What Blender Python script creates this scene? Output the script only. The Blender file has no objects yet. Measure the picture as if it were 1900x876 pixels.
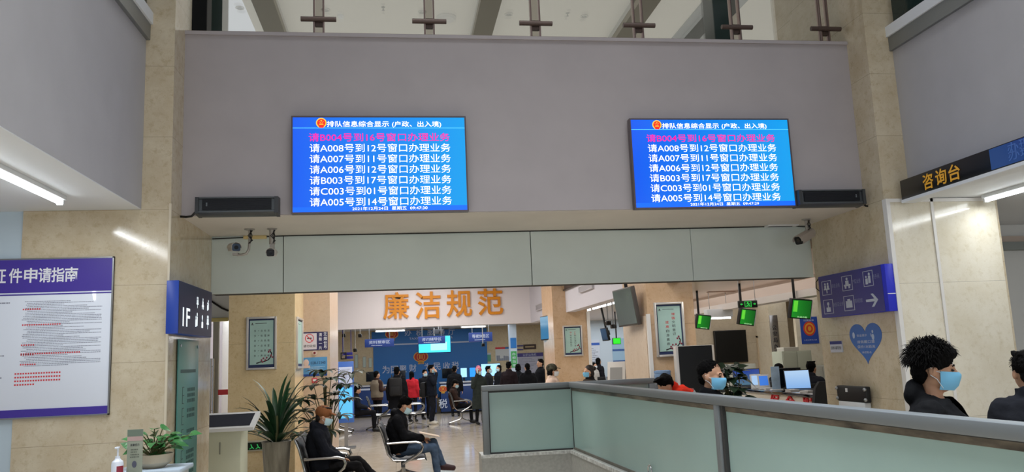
import bpy, bmesh, math, random
from mathutils import Vector, Matrix, noise
random.seed(7)
PI = math.pi
S = bpy.context.scene
COL = S.collection
R_ = math.radians

# ------------------------------------------------------------------ camera, world, light, exposure
YAW, PIT, ROL, FPX = R_(8.323), R_(8.661), R_(-2.395), 1471.5
CAM = Vector((0, 0, 1.85))
_f = Vector((math.sin(YAW)*math.cos(PIT), math.cos(YAW)*math.cos(PIT), math.sin(PIT)))
_r = Vector((math.cos(YAW), -math.sin(YAW), 0))
_u = _r.cross(_f)
_cr = _r*math.cos(ROL) + _u*math.sin(ROL)
_cu = -_r*math.sin(ROL) + _u*math.cos(ROL)
cd = bpy.data.cameras.new('camera')
cd.sensor_fit = 'HORIZONTAL'; cd.sensor_width = 36; cd.lens = FPX/1900*36
cd.clip_start = .05; cd.clip_end = 200
co = bpy.data.objects.new('camera', cd); COL.objects.link(co)
M3 = Matrix((_cr, _cu, -_f)).transposed()
co.matrix_world = Matrix.Translation(CAM) @ M3.to_4x4()
S.camera = co

def at(px, py, **k):
    """world point seen at photo pixel (px,py) on the plane X=, Y= or Z="""
    d = _cr*((px-950)/FPX) + _cu*((438-py)/FPX) + _f
    (a, v), = k.items(); i = 'XYZ'.index(a)
    return CAM + d*((v-CAM[i])/d[i])

S.view_settings.view_transform = 'Standard'
S.view_settings.look = 'None'
S.view_settings.gamma = 1
S.view_settings.exposure = -0.42
S.view_settings.use_curve_mapping = False
S.cycles.use_denoising = True
S.cycles.max_bounces = 8
S.cycles.transparent_max_bounces = 12
S.cycles.sample_clamp_indirect = 4

w = bpy.data.worlds.new('daylight'); S.world = w; w.use_nodes = True
w.node_tree.nodes['Background'].inputs[0].default_value = (.92, .95, 1, 1)
w.node_tree.nodes['Background'].inputs[1].default_value = .55

def area(name, loc, sx, sy, power, color=(1, 1, 1), rot=(0, 0, 0), parent=None, spread=PI):
    l = bpy.data.lights.new(name, 'AREA'); l.shape = 'RECTANGLE'; l.size = sx; l.size_y = sy
    l.energy = power; l.color = color; l.spread = spread
    o = bpy.data.objects.new(name, l); COL.objects.link(o); o.location = loc; o.rotation_euler = rot
    if parent: o.parent = parent
    return o

# large ceiling light fields of the hall (area lights without fittings; added fills noted beside them)
area('ceiling_light_inner_hall', (.4, 16.4, 4.4), 2.4, 9, 450, (1, .97, .94))
area('ceiling_light_passage', (1.0, 9.35, 4.4), 4.0, .7, 150, (1, .97, .94))  # added fill with no visible lamp, brightens the pillar fronts
area('ceiling_light_tax_hall', (1.2, 25.5, 2.95), 5, 4, 170, (.95, .98, 1))
area('ceiling_light_counter_hall', (6.8, 14.6, 2.95), 4.2, 6.4, 85, (1, .97, .94))
area('ceiling_light_counter_front', (5.0, 9.35, 2.95), 2.2, .5, 26, (1, .97, .94))  # unseen light added to even out the near tan pillar's front
area('ceiling_light_office', (7.0, 24.0, 2.95), 5, 6, 210, (.95, .98, 1))
area('skylight_atrium', (1.4, 3.0, 9.5), 5, 5, 420, (.94, .97, 1), spread=R_(75))
area('entrance_glazing_daylight', (1.4, -3.8, 2.2), 9, 3.6, 150, (.95, .97, 1), (R_(90), 0, 0))  # added fill behind the camera, lifts beam, soffit and fascia
area('upper_hall_light', (3, 16, 7.5), 14, 12, 290, (1, .97, .92))  # added unseen light, brightens the upper ceiling by floor bounce
area('entrance_daylight', (-5.2, 17.4, 4.4), 3.5, 2, 330, (.95, .98, 1))

# ------------------------------------------------------------------ helpers
def lin(h):
    h = h.lstrip('#'); c = [int(h[i:i+2], 16)/255 for i in (0, 2, 4)]
    return tuple(x/12.92 if x <= .04045 else ((x+.055)/1.055)**2.4 for x in c) + (1,)

_M = {}
def mat(name, hexc='#888888', rough=.5, metal=0, emit=0, var=0, vscale=8, bump=0, bscale=60, trans=0, ior=1.45, alpha=1, coat=0, stretch=None):
    if name in _M: return _M[name]
    m = bpy.data.materials.new(name); m.use_nodes = True; _M[name] = m
    nt = m.node_tree; b = nt.nodes['Principled BSDF']
    c = lin(hexc)
    b.inputs['Base Color'].default_value = c
    b.inputs['Roughness'].default_value = rough
    b.inputs['Metallic'].default_value = metal
    if rough >= .8: b.inputs['Specular IOR Level'].default_value = .15
    b.inputs['Transmission Weight'].default_value = trans
    b.inputs['IOR'].default_value = ior
    b.inputs['Alpha'].default_value = alpha
    b.inputs['Coat Weight'].default_value = coat
    if emit:
        b.inputs['Emission Color'].default_value = c
        b.inputs['Emission Strength'].default_value = emit*1.34
    if var or bump:
        tc = nt.nodes.new('ShaderNodeTexCoord')
        src = tc.outputs['Object']
        if stretch:
            mp = nt.nodes.new('ShaderNodeMapping'); mp.inputs['Scale'].default_value = stretch
            nt.links.new(src, mp.inputs[0]); src = mp.outputs[0]
    if var:
        n = nt.nodes.new('ShaderNodeTexNoise'); n.inputs['Scale'].default_value = vscale; n.inputs['Detail'].default_value = 5
        nt.links.new(src, n.inputs['Vector'])
        r = nt.nodes.new('ShaderNodeValToRGB')
        r.color_ramp.elements[0].position = .3; r.color_ramp.elements[1].position = .7
        r.color_ramp.elements[0].color = tuple(x*(1-var) for x in c[:3]) + (1,)
        r.color_ramp.elements[1].color = tuple(min(1, x*(1+var*.6)) for x in c[:3]) + (1,)
        nt.links.new(n.outputs[0], r.inputs[0]); nt.links.new(r.outputs[0], b.inputs['Base Color'])
    if bump:
        n = nt.nodes.new('ShaderNodeTexNoise'); n.inputs['Scale'].default_value = bscale; n.inputs['Detail'].default_value = 3
        nt.links.new(src, n.inputs['Vector'])
        bp = nt.nodes.new('ShaderNodeBump'); bp.inputs['Strength'].default_value = bump; bp.inputs['Distance'].default_value = .01
        nt.links.new(n.outputs[0], bp.inputs['Height']); nt.links.new(bp.outputs[0], b.inputs['Normal'])
    return m

def marble(name, base, dark, speck, rough=.18, joint=.66, zoff=0.0, xjoint=0):
    """polished stone cladding: cloudy mottling, dark flecks, thin joints every <joint> metres of height"""
    if name in _M: return _M[name]
    m = bpy.data.materials.new(name); m.use_nodes = True; _M[name] = m
    nt = m.node_tree; N = nt.nodes.new; L = nt.links.new; b = nt.nodes['Principled BSDF']
    b.inputs['Roughness'].default_value = rough
    tc = N('ShaderNodeTexCoord')
    n1 = N('ShaderNodeTexNoise'); n1.inputs['Scale'].default_value = 3.6; n1.inputs['Detail'].default_value = 7; n1.inputs['Roughness'].default_value = .68
    n2 = N('ShaderNodeTexNoise'); n2.inputs['Scale'].default_value = 17; n2.inputs['Detail'].default_value = 5; n2.inputs['Roughness'].default_value = .7
    n3 = N('ShaderNodeTexNoise'); n3.inputs['Scale'].default_value = 75; n3.inputs['Detail'].default_value = 2
    for n in (n1, n2, n3): L(tc.outputs['Object'], n.inputs['Vector'])
    r1 = N('ShaderNodeValToRGB'); r1.color_ramp.elements[0].position = .35; r1.color_ramp.elements[1].position = .66
    r1.color_ramp.elements[0].color = lin(dark); r1.color_ramp.elements[1].color = lin(base)
    L(n1.outputs[0], r1.inputs[0])
    r2 = N('ShaderNodeMapRange'); r2.inputs[1].default_value = .52; r2.inputs[2].default_value = .75; r2.inputs[4].default_value = .75
    L(n2.outputs[0], r2.inputs[0])
    mx = N('ShaderNodeMix'); mx.data_type = 'RGBA'; L(r2.outputs[0], mx.inputs[0]); L(r1.outputs[0], mx.inputs[6]); mx.inputs[7].default_value = lin(speck)
    r3 = N('ShaderNodeMapRange'); r3.inputs[1].default_value = .6; r3.inputs[2].default_value = .75; r3.inputs[4].default_value = .35
    L(n3.outputs[0], r3.inputs[0])
    mx2 = N('ShaderNodeMix'); mx2.data_type = 'RGBA'; L(r3.outputs[0], mx2.inputs[0]); L(mx.outputs[2], mx2.inputs[6]); mx2.inputs[7].default_value = lin(speck)
    out = mx2.outputs[2]
    sx = N('ShaderNodeSeparateXYZ'); L(tc.outputs['Object'], sx.inputs[0])
    def jl(src, step, off):
        a = N('ShaderNodeMath'); a.operation = 'ADD'; a.inputs[1].default_value = off + 50*step; L(src, a.inputs[0])
        f = N('ShaderNodeMath'); f.operation = 'MODULO'; f.inputs[1].default_value = step; L(a.outputs[0], f.inputs[0])
        c = N('ShaderNodeMath'); c.operation = 'LESS_THAN'; c.inputs[1].default_value = .004; L(f.outputs[0], c.inputs[0])
        return c.outputs[0]
    if joint:
        mj = N('ShaderNodeMix'); mj.data_type = 'RGBA'; L(jl(sx.outputs[2], joint, zoff), mj.inputs[0]); L(out, mj.inputs[6]); mj.inputs[7].default_value = tuple(x*.68 for x in lin(dark)[:3])+(1,)
        out = mj.outputs[2]
    if xjoint:
        for o_ in (0, 1):
            mj = N('ShaderNodeMix'); mj.data_type = 'RGBA'; L(jl(sx.outputs[o_], xjoint, .1), mj.inputs[0]); L(out, mj.inputs[6]); mj.inputs[7].default_value = tuple(x*.6 for x in lin(dark)[:3])+(1,)
            out = mj.outputs[2]
    L(out, b.inputs['Base Color'])
    return m

class MB:
    """collects shapes into one mesh"""
    def __init__(s): s.bm = bmesh.new()
    def _mi(s, fs, mi):
        for f in fs: f.material_index = mi
    def box(s, x0, x1, y0, y1, z0, z1, mi=0, bev=0, M=None):
        g = bmesh.ops.create_cube(s.bm, size=1)
        vs = g['verts']
        for v in vs:
            v.co = Vector((x0+(v.co.x+.5)*(x1-x0), y0+(v.co.y+.5)*(y1-y0), z0+(v.co.z+.5)*(z1-z0)))
        fs = list({f for v in vs for f in v.link_faces}); s._mi(fs, mi)
        if bev:
            es = list({e for v in vs for e in v.link_edges})
            r = bmesh.ops.bevel(s.bm, geom=es, offset=bev, segments=2, affect='EDGES', profile=.5)
            s._mi(r['faces'], mi)
            vs = list({v for f in r['faces'] for v in f.verts} | {v for v in vs if v.is_valid})
        if M:
            for v in vs: v.co = M @ v.co
        return s
    def poly(s, pts, mi=0):
        f = s.bm.faces.new([s.bm.verts.new(Vector(p)) for p in pts]); f.material_index = mi; return s
    def prism(s, pts, d, mi=0):
        """closed polygon (3D pts) extruded by vector d"""
        d = Vector(d); a = [s.bm.verts.new(Vector(p)) for p in pts]; b = [s.bm.verts.new(Vector(p)+d) for p in pts]
        n = len(pts); fs = [s.bm.faces.new(a[::-1]), s.bm.faces.new(b)]
        for i in range(n): fs.append(s.bm.faces.new((a[i], a[(i+1) % n], b[(i+1) % n], b[i])))
        s._mi(fs, mi); return s
    def rings(s, rs, mi=0, cap=True, closed=True):
        vs = [[s.bm.verts.new(Vector(p)) for p in r] for r in rs]
        n = len(rs[0]); fs = []
        for a, b in zip(vs, vs[1:]):
            for i in range(n if closed else n-1):
                fs.append(s.bm.faces.new((a[i], a[(i+1) % n], b[(i+1) % n], b[i])))
        if cap and closed:
            fs.append(s.bm.faces.new(vs[0][::-1])); fs.append(s.bm.faces.new(vs[-1]))
        s._mi(fs, mi); return s
    @staticmethod
    def frame(d):
        d = Vector(d).normalized(); a = Vector((0, 0, 1)) if abs(d.z) < .9 else Vector((1, 0, 0))
        u = d.cross(a).normalized(); return u, d.cross(u)
    def cyl(s, p, q, r0, r1=None, n=12, mi=0):
        p, q = Vector(p), Vector(q); r1 = r0 if r1 is None else r1
        u, v = s.frame(q-p)
        return s.rings([[c+(u*math.cos(t)+v*math.sin(t))*r for t in [2*PI*i/n for i in range(n)]] for c, r in ((p, r0), (q, r1))], mi)
    def tube(s, pts, r, n=8, mi=0, flat=1.0):
        pts = [Vector(p) for p in pts]; rs = []
        u = None
        for i, p in enumerate(pts):
            d = (pts[min(i+1, len(pts)-1)]-pts[max(i-1, 0)]).normalized()
            if u is None: u, _ = s.frame(d)
            u = (u-d*u.dot(d)).normalized(); v = d.cross(u)
            rr = r[i] if isinstance(r, (list, tuple)) else r
            rs.append([p+(u*math.cos(t)*flat+v*math.sin(t))*rr for t in [2*PI*k/n for k in range(n)]])
        return s.rings(rs, mi)
    def lathe(s, prof, c=(0, 0, 0), n=20, mi=0):
        c = Vector(c)
        return s.rings([[c+Vector((r*math.cos(t), r*math.sin(t), z)) for t in [2*PI*i/n for i in range(n)]] for r, z in prof], mi)
    def ell(s, c, r, mi=0, M=None, n=16):
        g = bmesh.ops.create_uvsphere(s.bm, u_segments=n, v_segments=max(6, n*5//8), radius=1)
        for v in g['verts']:
            q = Vector((v.co.x*r[0], v.co.y*r[1], v.co.z*r[2]))
            v.co = (M @ q if M else q) + Vector(c)
        s._mi({f for v in g['verts'] for f in v.link_faces}, mi); return s
    def cap(s, p, q, r0, r1, mi=0, n=12):
        """tapered capsule"""
        p, q = Vector(p), Vector(q); d = (q-p)
        if d.length < 1e-5: return s.ell(p, (r0,)*3, mi)
        d.normalize(); u, v = s.frame(d); rs = []
        for c, r, sg in ((p, r0, -1), (q, r1, 1)):
            an = (80, 55, 28, 0) if sg < 0 else (0, 28, 55, 80)
            for a in an:
                a = R_(a); cc = c+d*(sg*r*math.sin(a)); k = r*math.cos(a)
                rs.append([cc+(u*math.cos(t)+v*math.sin(t))*k for t in [2*PI*i/n for i in range(n)]])
        return s.rings(rs, mi)
    def build(s, name, mats, parent=None, smooth=35, M=None):
        bmesh.ops.recalc_face_normals(s.bm, faces=s.bm.faces)
        me = bpy.data.meshes.new(name); s.bm.to_mesh(me); s.bm.free()
        if M: me.transform(M)
        for m in (mats if isinstance(mats, (list, tuple)) else [mats]): me.materials.append(m)
        if smooth:
            me.polygons.foreach_set('use_smooth', [True]*len(me.polygons))
            me.set_sharp_from_angle(angle=R_(smooth))
        o = bpy.data.objects.new(name, me); COL.objects.link(o)
        if parent: o.parent = parent
        return o

def tag(o, label=None, cat=None, group=None, kind=None):
    for k, v in (('label', label), ('category', cat), ('group', group), ('kind', kind)):
        if v: o[k] = v
    return o
def thing(name, label, cat, loc=(0, 0, 0), rotz=0, group=None, rot=None):
    o = bpy.data.objects.new(name, None); COL.objects.link(o); o.empty_display_size = .1
    o.location = loc; o.rotation_euler = rot if rot else (0, 0, R_(rotz))
    return tag(o, label, cat, group)
def struct(name, mb, m, smooth=0): return tag(mb.build(name, m, smooth=smooth), kind='structure')
def sbox(name, x0, x1, y0, y1, z0, z1, m): return struct(name, MB().box(x0, x1, y0, y1, z0, z1), m)
def dup(o, loc=None, rotz=None, label=None, group=None):
    r = o.copy(); COL.objects.link(r)
    if loc is not None: r.location = loc
    if rotz is not None: r.rotation_euler = (0, 0, R_(rotz))
    if label: r['label'] = label
    if group: r['group'] = group
    for ch in list(o.children):
        c = ch.copy(); COL.objects.link(c); c.parent = r
        for g in list(ch.children):
            d = g.copy(); COL.objects.link(d); d.parent = c
    return r

_T = {}
def glyphs(s, bold=0):
    bold *= .3; k = (s, bold)
    if k not in _T:
        cu = bpy.data.curves.new('t', 'FONT'); cu.body = s; cu.size = 1; cu.offset = bold; cu.resolution_u = 3
        cu.align_x = 'CENTER'
        ob = bpy.data.objects.new('t', cu); COL.objects.link(ob)
        me = bpy.data.meshes.new_from_object(ob.evaluated_get(bpy.context.evaluated_depsgraph_get()))
        vs = [v.co.copy() for v in me.vertices]; fs = [tuple(p.vertices) for p in me.polygons]
        bpy.data.objects.remove(ob); bpy.data.curves.remove(cu); bpy.data.meshes.remove(me)
        if vs:
            x0, x1 = min(v.x for v in vs), max(v.x for v in vs); y0, y1 = min(v.y for v in vs), max(v.y for v in vs)
        else: x0 = x1 = y0 = y1 = 0
        _T[k] = (vs, fs, x0, x1, y0, y1)
    return _T[k]
def lettering(parent, items, m, y=-.002, ext=0, bold=.015, name='lettering'):
    """items: (text, cx, cz, w, h) boxes in the parent's X/Z plane; w or h may be None"""
    bm = bmesh.new()
    for (s, cx, cz, wd, ht) in items:
        vs, fs, x0, x1, y0, y1 = glyphs(s, bold)
        if not vs: continue
        W, H = max(x1-x0, 1e-4), max(y1-y0, 1e-4)
        sx = wd/W if wd else ht/H; sz = ht/H if ht else wd/W
        nv = [bm.verts.new(((v.x-(x0+x1)/2)*sx+cx, y, (v.y-(y0+y1)/2)*sz+cz)) for v in vs]
        for f in fs:
            try: bm.faces.new([nv[i] for i in f])
            except ValueError: pass
    if ext:
        r = bmesh.ops.extrude_face_region(bm, geom=bm.faces[:])
        for e in r['geom']:
            if isinstance(e, bmesh.types.BMVert): e.co.y -= ext
    bmesh.ops.recalc_face_normals(bm, faces=bm.faces)
    me = bpy.data.meshes.new(name); bm.to_mesh(me); bm.free(); me.materials.append(m)
    o = bpy.data.objects.new(name, me); COL.objects.link(o); o.parent = parent
    return o
def fine_print(parent, x0, x1, z0, z1, rows, m, y=-.002, fill=.75, dash=3.0, name='fine_print'):
    """rows of unreadably small print: little dashes"""
    b = MB(); dz = (z1-z0)/rows; h = dz*.42
    for i in range(rows):
        z = z1-(i+.5)*dz; x = x0+(random.random()*.08)*(x1-x0); xe = x0+(x1-x0)*min(1, fill+random.uniform(-.35, .3))
        while x < xe:
            l = h*random.uniform(.6, dash)
            b.poly([(x, y, z-h/2), (min(x+l, xe), y, z-h/2), (min(x+l, xe), y, z+h/2), (x, y, z+h/2)]); x += l+h*random.uniform(.25, .6)
    return b.build(name, m, parent, smooth=0)

# ------------------------------------------------------------------ common materials
M_fascia = mat('warm_grey_painted_board', '#aba5a7', .75, var=.04, vscale=3)
M_fasciaside = mat('cool_grey_painted_board', '#b4b3b6', .75, var=.04, vscale=3)
M_beam = mat('pale_green_grey_metal_panel', '#cdd8d4', .35, var=.05, vscale=2)
M_soffit = mat('cream_painted_soffit', '#d3cec6', .7, var=.05, vscale=2)
M_white = mat('white_paint', '#e2e6ea', .7)
M_ceil = mat('white_ceiling_paint', '#d8d6d2', .8)
M_ceilwarm = mat('warm_ceiling_paint', '#c9b9ac', .35)
M_marble = marble('beige_marble', '#d3c8b0', '#c4b599', '#ae9b78', .12, joint=.655, zoff=-3.25+.66)
M_marbleL = marble('pale_cream_marble', '#e9e3d2', '#e0d8c3', '#d0c5a9', .12, joint=1.3, zoff=.2)
M_marbleT = marble('tan_marble', '#d3b696', '#c8a885', '#b4926c', .25, joint=1.25, zoff=.3)
M_pink = marble('pinkish_stone', '#d2bda6', '#c8b099', '#b89f86', .3, joint=1.25, zoff=.1)
M_steel = mat('brushed_steel', '#9a9c9e', .3, .9)
M_chrome = mat('chrome', '#bcbcbc', .22, 1)
M_black = mat('black_plastic', '#0e0f11', .35)
M_blackm = mat('matte_black', '#101012', .7)
M_wplastic = mat('white_plastic', '#dfe1e2', .4)
M_glass = mat('clear_glass', '#eef6f2', .02, trans=1, ior=1.02, alpha=.25)
M_letw = mat('white_letter_paint', '#e8eaf0', .5)
M_ink = mat('grey_ink', '#8d92a3', .7)
M_inkd = mat('dark_ink', '#2c2c34', .7)
M_red = mat('red_ink', '#d43a45', .6)

def tilefloor():
    m = marble('polished_floor_tile', '#cfc4b4', '#bfb29f', '#a99b86', .12, joint=0, xjoint=.8); return m
# ------------------------------------------------------------------ the setting
XL, XR = -1.955, 4.805           # inner faces of the two front pillars
sbox('floor', -14, 18, -4, 36, -.1, 0, tilefloor())
FY = 7.5
sbox('wall_fascia_front', XL, XR, FY, FY+.15, 3.25, 5.035, M_fascia)
sbox('trim_1', XL, XR, FY-.02, FY, 5.0, 5.035, M_fascia)
sbox('ceiling_soffit', XL, XR, FY+.02, 8.75, 3.245, 3.35, M_soffit)
b = MB(); bx0, bx1 = XL, XR+.03
for x0, x1 in ((bx0, at(525, 480, Y=8.7)[0]), (at(525, 480, Y=8.7)[0]+.008, at(985, 480, Y=8.7)[0]), (at(985, 480, Y=8.7)[0]+.008, at(1284, 480, Y=8.7)[0]), (at(1284, 480, Y=8.7)[0]+.004, bx1)):
    b.box(x0, x1, 8.7, 8.73, 2.632, 3.245, bev=.003)
struct('trim_2', b, M_beam)
sbox('wall_beam', XL, XR+.03, 8.73, 8.95, 2.635, 3.245, mat('dark_joint', '#4a4a48', .8))
PF = 7.16
sbox('wall_pillar_left', at(40, 460, Y=PF)[0], XL, PF, 8.72, 0, 3.3, M_marble)
sbox('wall_pillar_left_upper', at(40, 460, Y=PF)[0], XL, PF, at(356, 30, X=XL).y, 3.3, 8.5, M_marble)
sbox('wall_pillar_right', XR, at(1850, 380, Y=PF)[0], PF, 8.62, 0, 8.5, M_marble)
# bright cream cladding panel on the front of the right pillar, with white metal edge strips
xr1 = at(1845, 380, Y=PF-.02)[0]
sbox('wall_panel_right', XR, xr1, PF-.03, PF, 0, 3.245, M_marbleL)
Mstrip = mat('white_metal_edge', '#e6e4e0', .35)
sbox('trim_3', XR-.012, XR+.03, PF-.045, PF+.02, 0, 3.245, Mstrip)
xm = at(1727, 377, Y=PF-.03)[0]
sbox('trim_4', xm-.012, xm+.018, PF-.042, PF-.03, 0, 3.245, Mstrip)
sbox('trim_5', XR, xr1, PF-.042, PF-.03, 3.21, 3.245, Mstrip)
sbox('trim_6', XL-.014, XL+.004, PF-.006, PF+.014, 0, 3.3, mat('cream_edge_strip', '#d6ccb6', .4))
# pale wall left of the left pillar
sbox('wall_left', -8, at(40, 460, Y=PF)[0], PF+.02, PF+.2, 0, 3.3, mat('pale_blue_wall', '#bfd0dc', .5))
# side fascias of the atrium
for nm, x, sg in (('left', -2.2, -1), ('right', 5.09, 1)):
    xa, xb = (x-.15, x) if sg < 0 else (x, x+.15)
    sbox('wall_fascia_'+nm, xa, xb, -3, PF, 3.256, 4.95, M_fasciaside)
    xs = (x-.02, x+.035) if sg < 0 else (x-.035, x+.02)
    sbox('trim_%d' % (13 if sg < 0 else 14), xs[0], xs[1], -3, PF, 4.80, 4.95, mat('gutter_steel', '#8d9090', .4, .6))
    b = MB().box(xs[0]-(.02 if sg > 0 else 0), xs[1]+(.02 if sg < 0 else 0), -3, PF, 4.95, 5.06)
    struct('trim_%d' % (15 if sg < 0 else 16), b, M_white)
    lo = (-8, x-.001) if sg < 0 else (x+.001, 10)
    sbox('ceiling_'+nm, lo[0], lo[1], -3, 9.2, 3.25, 3.35, M_white)
    b = MB()
    for k in range(7):
        y0 = -2+k*1.3
        b.box(x-.02*sg-.01, x-.02*sg+.01, y0, y0+1.25, 5.06, 6.1)
    struct('window_%d' % (1 if sg < 0 else 2), b, mat('dark_tinted_glass', '#20302e', .08))
    sbox('wall_upper_'+nm, (x-1.5 if sg < 0 else x+1.4), (x-1.4 if sg < 0 else x+1.5), -3, PF, 5.06, 8.4, mat('dark_upper_room', '#3a423f', .8))
sbox('floor_upper', -14, 18, FY+.15, 36, 4.6, 4.9, M_ceil)
# upper storey seen over the front fascia
UC = 7.6
sbox('ceiling_upper', XL-.4, 18, FY+.25, 36, UC, UC+.1, mat('cream_upper_ceiling', '#dedacf', .8))
b = MB()
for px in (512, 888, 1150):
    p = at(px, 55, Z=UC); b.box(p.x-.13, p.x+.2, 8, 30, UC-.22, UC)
struct('ceiling_upper_beams', b, mat('upper_beam_shade', '#a39f94', .8))  # beams in one flat grey, darker than the ceiling
p = at(1245, 72, Z=UC)
b = MB().box(p.x, p.x+.75, 8, 30, UC-.02, UC).box(p.x+.15, p.x+.45, 8, 30, UC-.1, UC-.03)
struct('ceiling_upper_trough', b, mat('grey_trough', '#6d706e', .5))
for i, (xa, xb) in enumerate(((392, 412), (1326, 1356), (1494, 1530))):
    p, q = at(xa, 60, Y=8.3), at(xb, 60, Y=8.3)
    sbox('wall_upper_column_%d' % (i+1), p.x, q.x, 8.3, 8.6, 4.9, UC, mat('dark_green_glass_cladding', '#33413e', .15))
p, q = at(1476, 60, Y=8.7), at(1600, 60, Y=8.7)
sbox('wall_upper_side', p.x, q.x+1, 8.7, 9.2, 4.9, UC, M_marble)
p = at(356, 30, Y=8.6)
sbox('wall_upper_left', p.x-1.5, at(384, 30, Y=8.6).x, 8.6, 9, 4.9, UC, mat('dark_upper_wall', '#15181a', .6))

# inner hall: picture pillar, pink wall, bulkheads, pillars, ceilings
PKY = 15.3
XPK = at(563, 650, Y=PKY)[0]
t_ = at(547, 600, X=XPK)[1]
PPX0 = at(425, 560, Y=t_)[0]
sbox('wall_picture_pillar', PPX0, XPK, t_, PKY+.3, 0, 4.5, marble('yellow_beige_marble', '#e4d0a6', '#dac498', '#bfa069', .22, joint=1.35, zoff=.45))
XP2 = at(612, 600, Y=PKY)[0]
sbox('wall_pink', XPK, XP2, PKY, at(627, 600, X=XP2)[1], 0, 4.5, M_pink)
HY, HZ, HX = 22.0, 2.77, 3.65
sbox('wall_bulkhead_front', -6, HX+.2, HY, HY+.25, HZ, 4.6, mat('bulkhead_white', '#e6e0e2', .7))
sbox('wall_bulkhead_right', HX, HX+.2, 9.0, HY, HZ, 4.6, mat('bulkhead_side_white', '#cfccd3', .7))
PAX = 3.35
PAY = 17.2
sbox('wall_pillar_far', PAX, at(1093, 640, Y=PAY)[0], PAY, at(1009, 640, X=PAX)[1], 0, 4.5, M_marbleT)
PBY = 10.47
PBX1 = at(1291, 620, Y=PBY)[0]
sbox('wall_pillar_near', PAX, PBX1, PBY, at(1163, 660, X=PAX)[1], 0, 4.5, M_marbleT)
sbox('trim_7', at(1091, 640, Y=PAY)[0], at(1096, 640, Y=PAY)[0]+.01, PAY-.02, PAY+.05, 0, HZ, Mstrip)
sbox('trim_8', PAX-.02, PAX+.03, PBY-.02, PBY+.02, 0, 2.35, Mstrip)
sbox('wall_pillar_near_cladding', PAX-.03, PAX+.0, PBY+.03, at(1163, 660, X=PAX)[1], 0, 2.33, marble('light_pillar_stone', '#dfcbb4', '#d6bfa6', '#c6ab8d', .3, joint=0))
CZ = 3.0
sbox('ceiling_counter_hall', HX+.2, 16, 8.95, 34, CZ, CZ+.1, M_ceilwarm)
sbox('ceiling_tax_hall', -8, HX+.2, HY+.25, 34, CZ, CZ+.1, M_ceil)
sbox('ceiling_inner_hall', -8, HX+.2, 8.95, HY+.25, 4.6, 4.7, M_ceil)
BX = 6.55
sbox('trim_9', BX, BX+.28, 9, 17.9, 2.62, 2.74, mat('ceiling_rail_white', '#e2dcd8', .6))
sbox('trim_10', BX+.28, BX+.3, 9, 17.9, 2.74, 3.0, M_ceilwarm)
# far walls
FWY = 18.0
sbox('wall_back_counter', at(1240, 650, Y=FWY)[0], 15, FWY, FWY+.2, 0, 3.0, marble('back_wall_stone', '#cfc4b0', '#c2b6a1', '#ae9f87', .25, joint=1.15, zoff=.35))
sbox('wall_side_counter', 12, 12.2, 9, FWY, 0, 3.0, M_marbleL)
sbox('wall_right_recess', xr1-.1, 12, 9.0, 9.15, 0, 3.3, mat('recess_grey_wall', '#dfe1df', .6))
sbox('trim_11', xr1-.1, 12, 8.9, 9.0, 2.92, 3.02, mat('grey_head_rail', '#8f9592', .5))
BWY = 29.6
sbox('wall_back_tax', -8, 9, BWY, BWY+.2, 0, 3.0, marble('tax_wall_stone', '#d9c9a6', '#cdbb95', '#b8a27c', .3, joint=0))
sbox('wall_left_tax', -4.2, -4.0, 16, BWY, 0, 3.0, mat('lilac_white_wall', '#cfcbd8', .7))
sbox('wall_back_office', 6.2, 15, 27.5, 27.7, 0, 3.0, mat('pale_blue_office_wall', '#c4d3e0', .6))
sbox('wall_right_far', 16, 16.2, 9, 34, 0, 3.1, M_ceil)
# ------------------------------------------------------------------ queue screens on the front fascia
M_led = mat('white_led', '#ffffff', .5, emit=1.1)
M_ledmag = mat('magenta_led', '#e8128c', .5, emit=1.0)
M_ledred = mat('red_led', '#e8261c', .5, emit=.9)
M_ledgold = mat('gold_led', '#f5c433', .5, emit=.9)
def screen_image(name, c0, c1, em, axis=0, scale=1.0, off=0.0):
    """glowing screen picture: blend of two blues across the panel"""
    m = bpy.data.materials.new(name); m.use_nodes = True; nt = m.node_tree; N = nt.nodes.new; L = nt.links.new
    b = nt.nodes['Principled BSDF']; b.inputs['Base Color'].default_value = (.01, .01, .012, 1); b.inputs['Roughness'].default_value = .12
    tc = N('ShaderNodeTexCoord'); sx = N('ShaderNodeSeparateXYZ'); L(tc.outputs['Object'], sx.inputs[0])
    mr = N('ShaderNodeMapRange'); mr.inputs[1].default_value = off-scale/2; mr.inputs[2].default_value = off+scale/2
    L(sx.outputs[axis], mr.inputs[0])
    mx = N('ShaderNodeMix'); mx.data_type = 'RGBA'; L(mr.outputs[0], mx.inputs[0]); mx.inputs[6].default_value = lin(c0); mx.inputs[7].default_value = lin(c1)
    L(mx.outputs[2], b.inputs['Emission Color']); b.inputs['Emission Strength'].default_value = em*1.34
    return m
M_scr = screen_image('queue_screen_blue', '#0f5cf5', '#0aa4f2', 1.0, 0, 1.7)
M_scrfoot = mat('queue_screen_footer', '#1560ee', .3, emit=.9)
M_scrline = mat('queue_screen_line', '#4fb6ff', .3, emit=1)
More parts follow.
